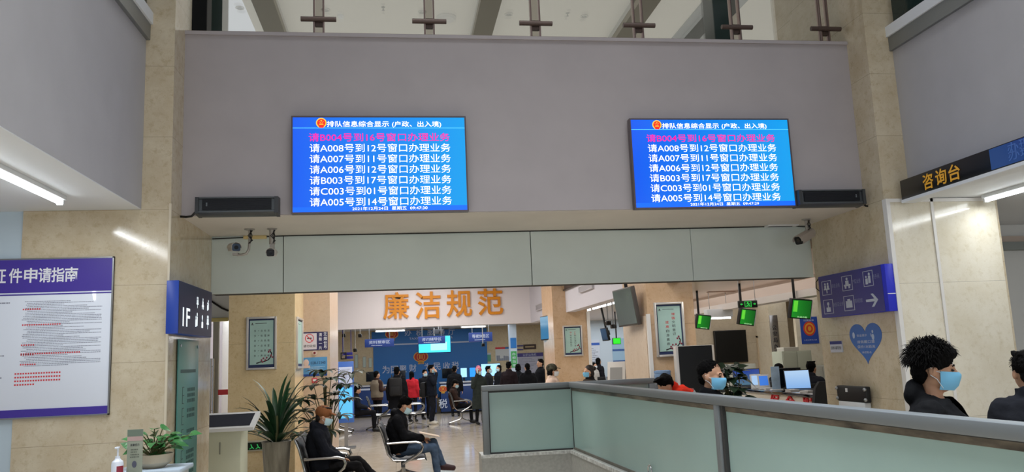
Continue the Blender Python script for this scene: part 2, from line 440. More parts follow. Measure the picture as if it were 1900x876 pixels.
def queue_screen(px, label, clock):
    (l, t, r, b_) = px
    P0, P1 = at(l, b_, Y=7.4), at(r, t, Y=7.4)
    W, H = P1.x-P0.x, P1.z-P0.z
    root = thing('queue_display_screen', label, 'screen', ((P0.x+P1.x)/2, 7.48, P0.z), 0, 'queue display screens on the grey fascia')
    b = MB(); y = -.08; f = .014
    b.box(-W/2, W/2, y+.012, 0, 0, H, bev=.004)
    b.box(-W/2, W/2, y, y+.012, H-f, H).box(-W/2, W/2, y, y+.012, 0, f).box(-W/2, -W/2+f, y, y+.012, f, H-f).box(W/2-f, W/2, y, y+.012, f, H-f)
    b.build('housing', mat('rose_grey_bezel', '#6d6468', .3, .6), root)
    MB().box(-W/2+f, W/2-f, y+.006, y+.011, f, H-f).build('panel', M_scr, root)
    hb = MB(); hb.box(-W/2+f, W/2-f, y+.0045, y+.006, .872*H, .878*H); hb.build('header_line', M_scrline, root)
    MB().box(-W/2+f, W/2-f, y+.0045, y+.006, f, .066*H).build('footer_bar', M_scrfoot, root)
    u = lambda x: (x-.5)*W            # photo-relative coordinates of the left screen (0..1)
    v = lambda z: (1-z)*H
    rows = ['请A008号到12号窗口办理业务', '请A007号到11号窗口办理业务', '请A006号到12号窗口办理业务', '请B003号到17号窗口办理业务', '请C003号到01号窗口办理业务', '请A005号到14号窗口办理业务']
    it = [('排队信息综合显示', u(.376), v(.083), .353*W, .062*H), ('(户政、出入境)', u(.712), v(.088), .285*W, .068*H)]
    lettering(root, it, M_led, y+.003, bold=.03, name='heading_lettering')
    lettering(root, [(s, u(.503), v(.333+.1102*i), .802*W, .088*H) for i, s in enumerate(rows)] + [(clock, u(.55), v(.956), .425*W, .037*H)], M_led, y+.003, bold=.0, name='white_lettering')
    lettering(root, [('请B004号到16号窗口办理业务', u(.5), v(.222), .805*W, .088*H)], M_ledmag, y+.003, bold=.025, name='magenta_lettering')
    e = MB(); cx, cz, rr = u(.168), v(.072), .052*H
    def disc(r, yy, mi, n=20, zs=1): e.poly([(cx+r*math.cos(2*PI*i/n), yy, cz+zs*r*math.sin(2*PI*i/n)) for i in range(n)], mi)
    disc(rr, y+.0045, 1); disc(rr*.8, y+.004, 0)
    for (dx, dz, r) in ((0, .42, .2), (-.38, .25, .1), (-.18, .08, .1), (.18, .08, .1), (.38, .25, .1)):
        e.poly([(cx+rr*dx+rr*r*(1 if i % 2 == 0 else .45)*math.cos(PI/2+PI*i/5), y+.0035, cz+rr*dz+rr*r*(1 if i % 2 == 0 else .45)*math.sin(PI/2+PI*i/5)) for i in range(10)], 1)
    e.poly([(cx-rr*.45, y+.0035, cz-rr*.35), (cx+rr*.45, y+.0035, cz-rr*.35), (cx+rr*.35, y+.0035, cz-rr*.18), (cx-rr*.35, y+.0035, cz-rr*.18)], 1)
    e.poly([(cx-rr*.4, y+.0035, cz-rr*1.0), (cx+rr*.4, y+.0035, cz-rr*1.0), (cx+rr*.5, y+.0035, cz-rr*.62), (cx-rr*.5, y+.0035, cz-rr*.62)], 0)
    e.build('emblem', [M_ledred, M_ledgold], root)
    return root
queue_screen((540, 215.5, 864, 397), 'left blue queue screen on the grey fascia, its clock reading 09:47:30', '2021年12月24日  星期五  09:47:30')
queue_screen((1178.5, 220, 1463, 388), 'right blue queue screen on the grey fascia, its clock reading 09:47:29', '2021年12月24日  星期五  09:47:29')

# ------------------------------------------------------------------ long speaker bars on the ledge under the fascia
def speaker_bar(px, label, flip):
    (l, t, r, b_) = px
    P0, P1 = at(l, b_, Y=7.36), at(r, t, Y=7.36); W, H = P1.x-P0.x, P1.z-P0.z
    root = thing('speaker_bar', label, 'speaker', ((P0.x+P1.x)/2, 7.5, P0.z), 0, 'speaker bars mounted on the front fascia')
    D = .15
    b = MB()
    prof = [(0, 0), (-D*.8, 0), (-D, H*.12), (-D, H*.2), (-D+.015, H*.24), (-D+.015, H*.84), (-D, H*.88), (-D, H*.93), (-D*.8, H), (0, H)]
    b.prism([(-W/2+.03, y, z) for y, z in prof], (W-.06, 0, 0))
    b.build('housing', mat('grey_aluminium_housing', '#5d6265', .38, .6), root)
    for s in (-1, 1):
        c = MB(); c.prism([(s*(W/2-.03), y, z) for y, z in [(0, -.004), (-D-.01, H*.05), (-D-.01, H*.95), (0, H+.004)]], (s*.03, 0, 0)); c.build('end_cap', mat('dark_end_cap', '#3a3d40', .4), root)
    g = MB(); g.box(-W/2+.06, W/2-.06, -D+.004, -D+.016, H*.26, H*.82)
    for k in range(14):
        z = H*(.28+.52*k/13); g.box(-W/2+.06, W/2-.06, -D+.0005, -D+.004, z-.002, z+.002)
    g.build('grille', mat('dark_navy_grille', '#15181f', .5), root)
    x = -W/2+.1 if not flip else W/2-.1
    m = MB()
    for k in range(3): m.box(x-.006, x+.006, -D-.001, -D+.001, H*(.46+.07*k), H*(.5+.07*k))
    m.build('badge', mat('pale_badge', '#7d858c', .4), root)
    c = MB(); s = 1 if flip else -1
    c.tube([(s*(W/2), -.06, H*.35), (s*(W/2+.05), -.06, H*.02), (s*(W/2+.1), -.05, -.0), (s*(W/2+.16), -.03, H*.05), (s*(W/2+.2), -.02, H*.12)], .011)
    c.build('cable', M_black, root)
speaker_bar((362, 363, 516, 399), 'long dark grey speaker bar on the fascia left of the left queue screen', False)
speaker_bar((1483, 350, 1603, 382), 'long dark grey speaker bar on the fascia right of the right queue screen', True)

# ------------------------------------------------------------------ surveillance cameras under the soffit
def cctv(px, pz, label, yaw, kind, scale=1, hy=8.3, tilt=0):
    P = at(*px, Y=hy); top = 3.245
    root = thing('security_camera', label, 'camera', (P.x, hy, top), 0, 'security cameras under the soffit')
    drop = top-at(*pz, Y=hy).z
    M = Matrix.Rotation(R_(yaw), 4, 'Z') @ Matrix.Rotation(R_(tilt), 4, 'X')
    MB().lathe([(.05, 0), (.05, -.008), (.028, -.016)]).build('ceiling_plate', mat('camera_bracket', '#a6a29c', .4, .4), root)
    a = MB()
    if kind == 'J':
        a.tube([(0, 0, -.01), (0, 0, -drop*.6), (-.005, 0, -drop*.86), (-.03, 0, -drop*1.03), (-.07, 0, -drop*1.08), (-.12, 0, -drop*1.08)], .013)
        a.box(-.16, -.105, -.03, .03, -drop*1.1, -drop*1.0)
    else:
        a.cyl((0, 0, -.01), (0, 0, -drop*.62), .03 if kind == 'B' else .016)
        a.box(-.022, .022, -.02, .02, -drop*.8, -drop*.6)
    a.build('bracket_arm', mat('camera_bracket', '#a6a29c', .4, .4), root)
    w_ = MB(); rnd = random.Random(3)
    for k in range(3):
        w_.tube([(.012+.01*k, -.02, -.02), (.03-.02*k, -.03, -drop*.3), (.02+.008*k, -.025, -drop*.5), (.01-.008*k, -.022, -drop*.62)], .005)
    w_.build('cable', M_black, root)
    hz = -drop
    off = Vector((-.15, 0, -drop*.8)) if kind == 'J' else Vector((-.04 if kind == 'R' else 0, -.02, -drop))
    H = MB(); r = .048*scale; Lh = .26*scale
    def ring(y, k, dz=0): return [M @ Vector((k*r*max(-1, min(1, 1.25*math.cos(t))), y, k*r*.92*max(-1, min(1, 1.25*math.sin(t)))+dz))+off for t in [2*PI*i/24 for i in range(24)]]
    tilt = -.03
    H.rings([ring(.45*Lh, .75, .02), ring(.42*Lh, .95, .02), ring(-.4*Lh, 1, -.005), ring(-.45*Lh, .93, -.007)])
    hood = mat('camera_white', '#c9c6c2', .4) if kind != 'R' else mat('camera_silver', '#b9b2ab', .35, .3)
    H.build('housing', hood, root)
    s = MB(); s.rings([[M @ Vector((k*r*1.14*math.cos(t), y, k*r*1.12*math.sin(t)+dz))+off for t in [R_(-10)+R_(200)*i/14 for i in range(15)]] + [M @ Vector((k*r*1.06*math.cos(t), y, k*r*1.04*math.sin(t)+dz))+off for t in [R_(190)-R_(200)*i/14 for i in range(15)]] for y, k, dz in ((.45*Lh, 1, .02), (-.56*Lh, 1, -.006))])
    s.build('sun_shield', hood, root)
    f = MB(); f.rings([ring(-.45*Lh, .9, -.007), ring(-.47*Lh, .9, -.007)], 0)
    f.cyl(M @ Vector((0, -.46*Lh, -.007))+off, M @ Vector((0, -.485*Lh, -.008))+off, r*.45, n=16, mi=1)
    f.build('lens_face', [M_black if kind != 'J' else mat('camera_window', '#46556b', .08), mat('lens_glass', '#05070b', .03)], root)
cctv((463, 432), (463, 469), 'white bullet camera on a curved bracket, leftmost under the soffit', 22, 'J', .92, 8.25)
cctv((505, 430), (508, 471), 'black fronted camera on a straight white post beside the leftmost camera', 2, 'B', .86, 8.25)
cctv((1496, 413), (1490, 441), 'silver bullet camera hanging under the right end of the soffit', -64, 'R', 1.1, 8.25, 16)
# loose cables and a stained lamp slot in the soffit joint
root = thing('soffit_cable', 'thin black cable running along the joint between cream soffit and beam', 'cable', (XL, 8.69, 3.24))
MB().tube([(0.01, 0, -.02), (.3, 0, -.012), (.9, 0, .0), (2, 0, -.004), (3.4, 0, -.0), (5, 0, -.006), (6.6, 0, -.0), (6.84, -.01, -.02)], .006).build('cable', M_black, root)
p, q = at(452, 440, Y=8.69), at(495, 440, Y=8.69)
o = MB().box(p.x, q.x, 8.66, 8.7, 3.21, 3.245, bev=.006).build('tape_strip', mat('yellowed_tape', '#d9c48b', .6)); tag(o, 'short strip of yellow tape at the soffit edge behind the two left cameras', 'tape')
p = at(1445, 420, Z=3.243)
root = thing('recessed_lamp', 'flat square recessed lamp frame in the soffit near the silver camera', 'lamp', (p.x, p.y, 3.245))
b = MB()
for s in ((-.19, .19, -.12, -.09), (-.19, .19, .09, .12), (-.19, -.16, -.09, .09), (.16, .19, -.09, .09)): b.box(*s, -.015, 0)
b.build('frame', M_wplastic, root); MB().box(-.16, .16, -.09, .09, -.006, -.002).build('diffuser', mat('unlit_diffuser', '#9a96a5', .3), root)

# ------------------------------------------------------------------ glass balustrade on top of the fascia
root = thing('glass_balustrade', 'glass balustrade with paired steel posts along the top of the grey fascia', 'railing', (0, FY+.07, 5.035))
gx = [at(x, 70, Y=FY+.07).x for x in (340, 592, 797, 994, 1185, 1366, 1530, 1577)]
Mpost = mat('bronzed_steel_post', '#8d7a74', .28, .8)
for a, c in zip(gx, gx[1:]):
    MB().box(a+.035, c-.035, -.008, .008, .03, 1.15).build('glass_panel', M_glass, root)
for x in gx[1:-1]:
    b = MB()
    for s in (-1, 1): b.box(x+s*.045-.008, x+s*.045+.008, -.03, .03, 0, 1.2, bev=.002)
    p_ = b.build('post', Mpost, root)
    k = MB(); k.box(x-.035, x+.035, -.02, .02, .1, .2).cyl((x-.17, -.04, .16), (x+.17, -.04, .16), .025, n=10)
    k.build('clamp', mat('bronze_clamp', '#5d4f49', .4, .6), p_)
MB().box(gx[0], gx[-1], -.012, .012, .0, .035).build('base_channel', Mpost, root)
MB().cyl((gx[0], 0, 1.2), (gx[-1], 0, 1.2), .03).build('handrail', Mpost, root)
# downlights, smoke detectors, sprinklers of the upper ceiling
for i, (x, y) in enumerate(((445, 14), (605, 18), (783, 22), (944, 26), (1084, 30))):
    P = at(x, y, Z=UC)
    r = thing('downlight', ['round recessed downlight nearest the dark left end of the upper ceiling', 'round recessed downlight just right of the first steel post', 'round recessed downlight just left of the second steel post', 'round recessed downlight left of the third steel post', 'round recessed downlight between the third and fourth steel posts'][i], 'lamp', P, 0, 'downlights in the upper ceiling')
    MB().lathe([(.07, 0), (.07, -.012), (.05, -.015), (.05, -.002)]).build('trim_ring', mat('lamp_ring', '#b5b2a8', .4), r)
    MB().lathe([(.048, -.001), (.03, -.012), (.001, -.012)]).build('bulb', mat('dark_bulb', '#57554e', .3), r)
P = at(828, 32, Z=UC); r = thing('ceiling_speaker', 'large white round ceiling speaker right of the second steel post', 'speaker', P)
MB().lathe([(.17, 0), (.17, -.02), (.14, -.05), (.001, -.06)]).build('grille', mat('speaker_white', '#c9c7c2', .6), r)
P = at(632, 29, Z=UC); r = thing('smoke_detector', 'small white smoke detector on the upper ceiling right of the first post', 'detector', P)
MB().lathe([(.055, 0), (.055, -.02), (.035, -.045), (.001, -.05)]).build('housing', M_wplastic, r)
for i, (x, y) in enumerate(((711, 13), (1053, 24))):
    P = at(x, y, Z=UC); r = thing('sprinkler', ['tiny sprinkler head on the upper ceiling between the first two posts', 'tiny sprinkler head on the upper ceiling right of the third post'][i], 'sprinkler', P, 0, 'sprinkler heads of the upper ceiling')
    MB().lathe([(.03, 0), (.03, -.008), (.01, -.01), (.01, -.05), (.022, -.055), (.001, -.058)]).build('head', mat('sprinkler_metal', '#6b6a66', .4, .5), r)

# ------------------------------------------------------------------ tube lamps
M_tube = mat('lit_tube', '#f4fbff', .4, emit=9)
M_tubef = mat('lit_tube_far', '#f6fbff', .4, emit=6)
def tube_lamp(loc, L, rotz, label, power=0, body=.09, group='fluorescent ceiling lamps', far=False, color=(.93, .97, 1), drop=0):
    r = thing('tube_lamp', label, 'lamp', loc, rotz, group)
    MB().box(-L/2, L/2, -body/2, body/2, -.035-drop, (.13 if drop > .2 and far else 0)-drop, bev=.006).build('fixture', M_white, r)
    MB().cyl((-L/2+.02, 0, -.05-drop), (L/2-.02, 0, -.05-drop), .022, n=10).build('tube', M_tubef if far else M_tube, r)
    for s in (-1, 1): MB().box(s*(L/2-.01)-.012, s*(L/2-.01)+.012, -.025, .025, -.075-drop, -.03-drop).build('end_cap', M_wplastic, r)
    if drop:
        MB().cyl((-L/3, 0, -drop), (-L/3, 0, 0), .006).cyl((L/3, 0, -drop), (L/3, 0, 0), .006).build('hanger', M_steel, r)
    if power: area('lamp_light', (0, 0, -.085-drop), L-.1, .05, power, color, parent=r)
    return r
lx = at(60, 352, Z=3.19); 
a0, a1 = at(113, 378, Z=3.19), at(0, 328, Z=3.19)
tube_lamp((a0.x, a0.y-1.15, 3.25), 2.3, 90, 'lit tube lamp under the low ceiling at the left edge', 26)
b0 = at(1822, 375, Z=3.19)
tube_lamp((b0.x, b0.y-1.2, 3.25), 2.3, 90, 'lit tube lamp under the low ceiling in front of the cream right pillar face', 21)
HC = (((696, 752), 617, 23.2), ((855, 902), 609, 23.2))
for i, ((xa, xb), y, Y) in enumerate(HC):
    p, q = at(xa, y, Y=Y), at(xb, y, Y=Y)
    tube_lamp(((p.x+q.x)/2, Y, max(p.z, q.z)+.36), q.x-p.x, 0, ['left lit tube lamp hanging under the white bulkhead with orange letters', 'right lit tube lamp hanging under the white bulkhead with orange letters'][i], 14, far=True, drop=.28, body=.3)

# ------------------------------------------------------------------ signs on the left pillar and wall
P0, P1 = at(206, 765, Y=PF-.02), at(212, 476, Y=PF-.02)
W, H = 2.3, P1.z-P0.z+.02
root = thing('wall_poster', 'large white guide poster with purple header on the left marble wall', 'poster', (P1.x, PF, P0.z-.02))
MB().box(-W, 0, -.018, 0, 0, H, bev=.003).build('board', mat('poster_white', '#e2e9f6', .35, coat=.3), root)
MB().box(-W+.015, -.012, -.0215, -.018, H-.29, H-.012).build('header_band', mat('poster_purple', '#45349a', .4), root)
MB().box(-W+.015, -.012, -.0215, -.018, H-.312, H-.302).build('header_rule', mat('poster_purple', '#45349a', .4), root)
MB().box(-W+.015, -.012, -.0215, -.018, .012, .075).build('footer_band', mat('poster_purple', '#45349a', .4), root)
MB().box(-.012, 0, -.024, 0, 0, H).box(-W, 0, -.024, 0, H-.01, H).box(-W, 0, -.024, 0, 0, .01).build('frame', M_steel, root)
xs = [at(x, 497, Y=PF).x-P1.x for x in (2, 32, 60, 86, 110, 135)]
lettering(root, [(c, x, H-.145, .104, .125) for c, x in zip('证件申请指南', xs)], mat('white_letter_paint', '#e8eaf0', .5), -.022, bold=.06, name='heading_lettering')
rx = lambda px: at(px, 600, Y=PF).x-P1.x
fine_print(root, rx(42), rx(190), .42, H-.36, 40, M_ink, -.0185, .85)
b = MB(); rnd = random.Random(4)
for z, l in ((H-.43, .14), (H-.56, .3), (H-.80, .46), (.52, .1), (.60, .1), (.44, .12)):
    x = rx(43)
    while x < rx(43)+l: b.poly([(x, -.019, z-.006), (x+.011, -.019, z-.006), (x+.011, -.019, z+.006), (x, -.019, z+.006)]); x += .018
for k in range(4):
    x = rx(34)
    while x < rx(34)+.36-.1*(k == 3)*2: b.poly([(x, -.019, .36-.03*k), (x+.013, -.019, .36-.03*k), (x+.013, -.019, .373-.03*k), (x, -.019, .373-.03*k)]); x += .02
b.build('red_print', M_red, root, smooth=0)
fine_print(root, -1.9, rx(24), .3, H-.36, 26, M_ink, -.0185, .7, name='fine_print')

# lit box sign 1F on the left pillar's inner side (faces +X)
FX = XL+.1
q0, q1 = at(331, 570, X=FX), at(392, 585, X=FX)
zt, zb = at(331, 519.5, X=FX).z, at(331, 619, X=FX).z
root = thing('floor_guide_lightbox', 'navy lightbox reading 1F with white pictograms on the left pillar', 'sign', (XL, q0.y, zb), 90)
Ls = q1.y-q0.y; Hs = zt-zb
Mnavy = mat('navy_sign_face', '#17275a', .3); 
MB().box(0, Ls, -.1, 0, 0, Hs, 0, .004).build('housing', mat('bright_navy_side', '#2546a8', .35), root)
MB().box(.004, Ls-.004, -.104, -.1, .004, Hs-.004).build('face', mat('dark_navy_face', '#17244f', .5), root)
M_sgnw = mat('lit_sign_white', '#e6f2f8', .5, emit=1.0)
lettering(root, [('1F', Ls*.2, Hs*.33, Ls*.2, Hs*.36)], M_sgnw, -.106, bold=.03)
def pictogram(b, cx, cz, s, kind, y=-.106, k=1.0, box=True):
    """little white person/desk icons in outline boxes"""
    def rect(x0, x1, z0, z1): b.poly([(cx+x0*s*k, y, cz+z0*s), (cx+x1*s*k, y, cz+z0*s), (cx+x1*s*k, y, cz+z1*s), (cx+x0*s*k, y, cz+z1*s)])
    def disc(x, z, r): b.poly([(cx+(x+r*math.cos(2*PI*i/10))*s*k, y, cz+(z+r*math.sin(2*PI*i/10))*s) for i in range(10)])
    t = .035
    if box: rect(-.5, .5, .5-t, .5); rect(-.5, .5, -.5, -.5+t); rect(-.5, -.5+t*1.4, -.5, .5); rect(.5-t*1.4, .5, -.5, .5)
    if kind == 'two':
        for x in (-.14, .14): disc(x, .27, .09); rect(x-.1, x+.1, -.05, .17)
        rect(-.3, .3, -.14, -.05); rect(-.05, .05, -.38, -.14)
    elif kind == 'sit':
        disc(0, .28, .1); rect(-.16, .16, -.08, .17); rect(-.32, .32, -.2, -.08); rect(-.26, -.1, -.36, -.2); rect(.1, .26, -.36, -.2)
    elif kind == 'hand':
        disc(.12, .28, .1); rect(.0, .24, -.3, .17); rect(-.3, -.05, -.36, .02); disc(-.2, .12, .08)
    elif kind == 'pot':
        disc(0, .2, .12); rect(-.05, .05, -.05, .12); rect(-.22, .22, -.36, -.05)
    elif kind == 'box':
        rect(-.3, .3, -.3, .16); rect(-.14, .14, .16, .28)
b = MB()
for i, k in enumerate(('two', 'sit', 'hand')):
    pictogram(b, Ls*(.52+.17*i), Hs*.68, Ls*.12, k, k=.8, box=False); pictogram(b, Ls*(.50+.18*i), Hs*.32, Ls*.15, ('hand', 'pot', 'two')[i], k=.8, box=False)
b.build('pictograms', M_sgnw, root, smooth=0)
# teal glass directory strip below it
q0, q1 = at(331, 750, X=XL+.03), at(368, 750, X=XL+.03); zt = at(345, 630, X=XL+.03).z; zb = at(345, 893, X=XL+.03).z
root = thing('directory_board', 'tall teal glass floor directory strip on the left pillar below the 1F lightbox', 'sign', (XL+.004, q0.y, zb-.05), 90)
Ls, Hs = q1.y-q0.y, zt-zb+.05
MB().box(0, Ls, -.02, -.008, 0, Hs, bev=.003).build('glass_panel', mat('teal_glass', '#548f89', .3), root)
b = MB()
for x in (.05, Ls-.05):
    for z in (.06, Hs-.06): b.cyl((x, 0, z), (x, -.028, z), .014)
b.build('standoff_bolt', M_chrome, root)
MB().box(Ls*.1, Ls*.85, -.022, -.0205, Hs-.30, Hs-.27).build('heading_line', mat('teal_dark_print', '#24504f', .5), root)
b = MB(); rnd = random.Random(9)
for k in range(8):
    z = Hs-.5-k*.185
    x = Ls*.2
    b.box(x, x+.012, -.0215, -.0205, z-.07, z+.07).box(x, x+.06, -.0215, -.0205, z-.075, z-.068).box(x, x+.06, -.0215, -.0205, z+.068, z+.075).box(x, x+.06, -.0215, -.0205, z-.004, z+.004)
    for j in range(2 if k % 3 else 3):
        for q in range(5): b.box(Ls*.45+q*.055, Ls*.45+q*.055+.04, -.0215, -.0205, z+.03-.05*j, z+.062-.05*j)
b.build('small_print', mat('teal_dark_print', '#24504f', .5), root, smooth=0)

# ------------------------------------------------------------------ signs on the right pillar
FX = XR-.1
a0, a1 = at(1640.6, 489.5, X=FX), at(1518.1, 513.9, X=FX)
zb = at(1652.7, 577, X=FX).z; Hs = a0.z-zb; Ls = a1.y-a0.y
# facing -X: rotz=-90 maps local X to -Y, so local x=0 is the far end
root = thing('direction_sign', 'purple-blue direction sign with white pictograms and arrow on the right pillar', 'sign', (XR, a1.y, zb), -90)
MB().box(0, Ls, -.1, 0, 0, Hs, bev=.004).build('housing', mat('bright_blue_side', '#2a33c8', .4), root)
MB().box(.003, Ls-.06, -.1035, -.1, .003, Hs-.003).build('face', mat('indigo_face', '#333483', .4), root)
MB().box(Ls+.0, Ls+.002, -.098, -.002, Hs*.36, Hs*.375).build('seam', M_letw, root)
b = MB(); M_pict = mat('sign_white', '#c3cbdc', .5)
for (cx, cz, k) in ((.13, .70, 'two'), (.46, .73, 'sit'), (.77, .75, 'hand'), (.13, .25, 'pot'), (.46, .27, 'box')):
    pictogram(b, Ls*cx, Hs*cz, Hs*.34, k, -.105, 1.25 if cx < .5 else 1.1)
ax, az, s = Ls*.80, Hs*.27, Hs*.13
b.poly([(ax-1.9*s, -.105, az-.22*s), (ax+.7*s, -.105, az-.22*s), (ax+.7*s, -.105, az+.22*s), (ax-1.9*s, -.105, az+.22*s)])
b.poly([(ax+1.6*s, -.105, az), (ax+.3*s, -.105, az+1.1*s), (ax-.4*s, -.105, az+1.1*s), (ax+.8*s, -.105, az)])
b.poly([(ax+1.6*s, -.105, az), (ax+.3*s, -.105, az-1.1*s), (ax-.4*s, -.105, az-1.1*s), (ax+.8*s, -.105, az)])
b.build('pictograms', M_pict, root, smooth=0)
lettering(root, [('综合业务', Ls*.28, Hs*.72, Ls*.13, Hs*.1), ('户籍业务', Ls*.6, Hs*.74, Ls*.12, Hs*.1), ('洗手间', Ls*.9-.03, Hs*.77, Ls*.09, Hs*.1), ('身份证业务', Ls*.29, Hs*.28, Ls*.17, Hs*.1), ('照相馆', Ls*.6, Hs*.3, Ls*.12, Hs*.1)], mat('sign_dim_white', '#8288b5', .5), -.1045)
MB().tube([(0, -.05, Hs*.95), (-.06, -.06, Hs*.98), (-.13, -.06, Hs*.9), (-.14, -.06, Hs*.75), (-.08, -.05, Hs*.66), (0, -.04, Hs*.68)], .006).build('cable', M_black, root)
# heart sticker
FX = XR-.004
hx0, hx1 = at(1578, 640, X=FX), at(1638, 640, X=FX)
zt, zb = at(1606, 600, X=FX).z, at(1611, 676, X=FX).z
root = thing('heart_sticker', 'blue heart-shaped sticker asking to wear a mask on the right pillar', 'sticker', (XR, (hx0.y+hx1.y)/2, zb), -90)
Wd, Hd = hx0.y-hx1.y, zt-zb
def heart(k, y0):
    pts = []
    for i in range(48):
        t = 2*PI*i/48; x = 16*math.sin(t)**3; z = 13*math.cos(t)-5*math.cos(2*t)-2*math.cos(3*t)-math.cos(4*t)
        pts.append((x/32*Wd*k, y0, Hd*.5+((z+2.5)/29.0*Hd)*k))
    return pts
MB().prism(heart(1, 0), (0, -.004, 0), 0).build('sticker', mat('heart_blue', '#3a6fbe', .45), root, smooth=0)
lettering(root, [('请佩戴口罩', -.0, Hd*.55, Wd*.55, Hd*.075), ('保持1米距离', -.0, Hd*.43, Wd*.55, Hd*.075), ('请您配合', 0, Hd*.29, Wd*.3, Hd*.05), ('安全提示', -Wd*.1, Hd*.71, Wd*.32, Hd*.06)], mat('sign_white', '#c3cbdc', .5), -.005)
b = MB(); x, z, s = Wd*.24, Hd*.68, Hd*.1
for (dx, dz, w_, h_) in ((0, 1.1, .7, .8), (0, -.2, 1.1, 1.5), (-.75, .3, .35, .9)):
    b.poly([(x+s*(dx+w_/2*math.cos(2*PI*i/14)), -.0055, z+s*(dz+h_/2*math.sin(2*PI*i/14))) for i in range(14)])
b.poly([(-Wd*.36+s*.55*math.cos(2*PI*i/14), -.0055, Hd*.72+s*.8*math.sin(2*PI*i/14)) for i in range(14)])
b.build('figure', mat('figure_pale', '#b9cbe4', .5), root, smooth=0)
# small notice plaque
a0, a1 = at(1541, 640, X=FX), at(1563, 640, X=FX); zt, zb = at(1552, 633, X=FX).z, at(1552, 654, X=FX).z
root = thing('notice_plaque', 'small white plaque with dark blue header on the right pillar near the heart sticker', 'sign', (XR, a0.y, zb), -90)
Wd, Hd = a0.y-a1.y, zt-zb
MB().box(0, Wd, -.01, 0, 0, Hd).build('plate', mat('plaque_white', '#c5c9d6', .5), root)
MB().box(0, Wd, -.0115, -.01, Hd*.72, Hd).build('header_band', mat('plaque_blue', '#27347c', .5), root)
lettering(root, [('资料填写处', Wd*.5, Hd*.4, Wd*.85, Hd*.3)], mat('dark_ink', '#2c2c34', .7), -.0112)

# enquiry desk sign on the right fascia (faces -X)
sx = 5.09-.16
s0, s1 = at(1669, 336, X=sx), at(1835, 277, X=sx)
zt, zb = s0.z, at(1672, 372, X=sx).z
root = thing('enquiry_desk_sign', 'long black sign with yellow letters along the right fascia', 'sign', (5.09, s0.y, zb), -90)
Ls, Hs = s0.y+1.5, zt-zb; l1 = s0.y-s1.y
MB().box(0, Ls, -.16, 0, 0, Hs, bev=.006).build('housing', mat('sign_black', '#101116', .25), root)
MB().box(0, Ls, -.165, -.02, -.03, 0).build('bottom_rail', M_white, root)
MB().box(l1, Ls, -.163, -.16, .01, Hs-.01).build('screen', mat('dim_blue_screen', '#14356e', .15, emit=.35), root)  # dim blue glow painted for a display reflected in the glossy sign
xs = [s0.y-at(x, y, X=sx).y for x, y in ((1722, 333), (1746, 326), (1771, 320))]
lettering(root, [(c, x, Hs*.5, .15, .15) for c, x in zip('咨询台', xs)], mat('amber_letter', '#c99327', .5, emit=.25), -.164, bold=.06)
lettering(root, [('办理业务', l1+.45, Hs*.7, .5, .09), ('办理业务', l1+.45, Hs*.4, .5, .09)], mat('dim_screen_print', '#3f5f9a', .4, emit=.3), -.1645, name='screen_lettering')  # letters belong to the same painted reflection
# ------------------------------------------------------------------ inner hall: letters, framed posters, signs
def place(px0, px1, py0, py1, **k):
    """centre-bottom location, width, height of a camera-facing rectangle seen at those pixels on plane Y="""
    a, c = at(px0, py1, **k), at(px1, py0, **k)
    b_ = at((px0+px1)/2, py1, **k); t_ = at((px0+px1)/2, py0, **k)
    return (a.x+c.x)/2, c.x-a.x, b_.z, t_.z-b_.z
M_orange = mat('orange_letter_face', '#d98a18', .5)
for ch, (cx, cy), lab in zip('廉洁规范', ((735, 567), (794, 566), (852, 563), (910, 560)), ('leftmost', 'second from left', 'third from left', 'rightmost')):
    P = at(cx, cy, Y=HY-.06)
    r = thing('wall_letter', 'large raised orange character %s, %s of four on the white bulkhead' % (ch, lab), 'letter', (P.x, HY, P.z), 0, 'orange characters on the white bulkhead')
    lettering(r, [(ch, 0, 0, .70, .74)], M_orange, -.0, .06, bold=.045, name='character')

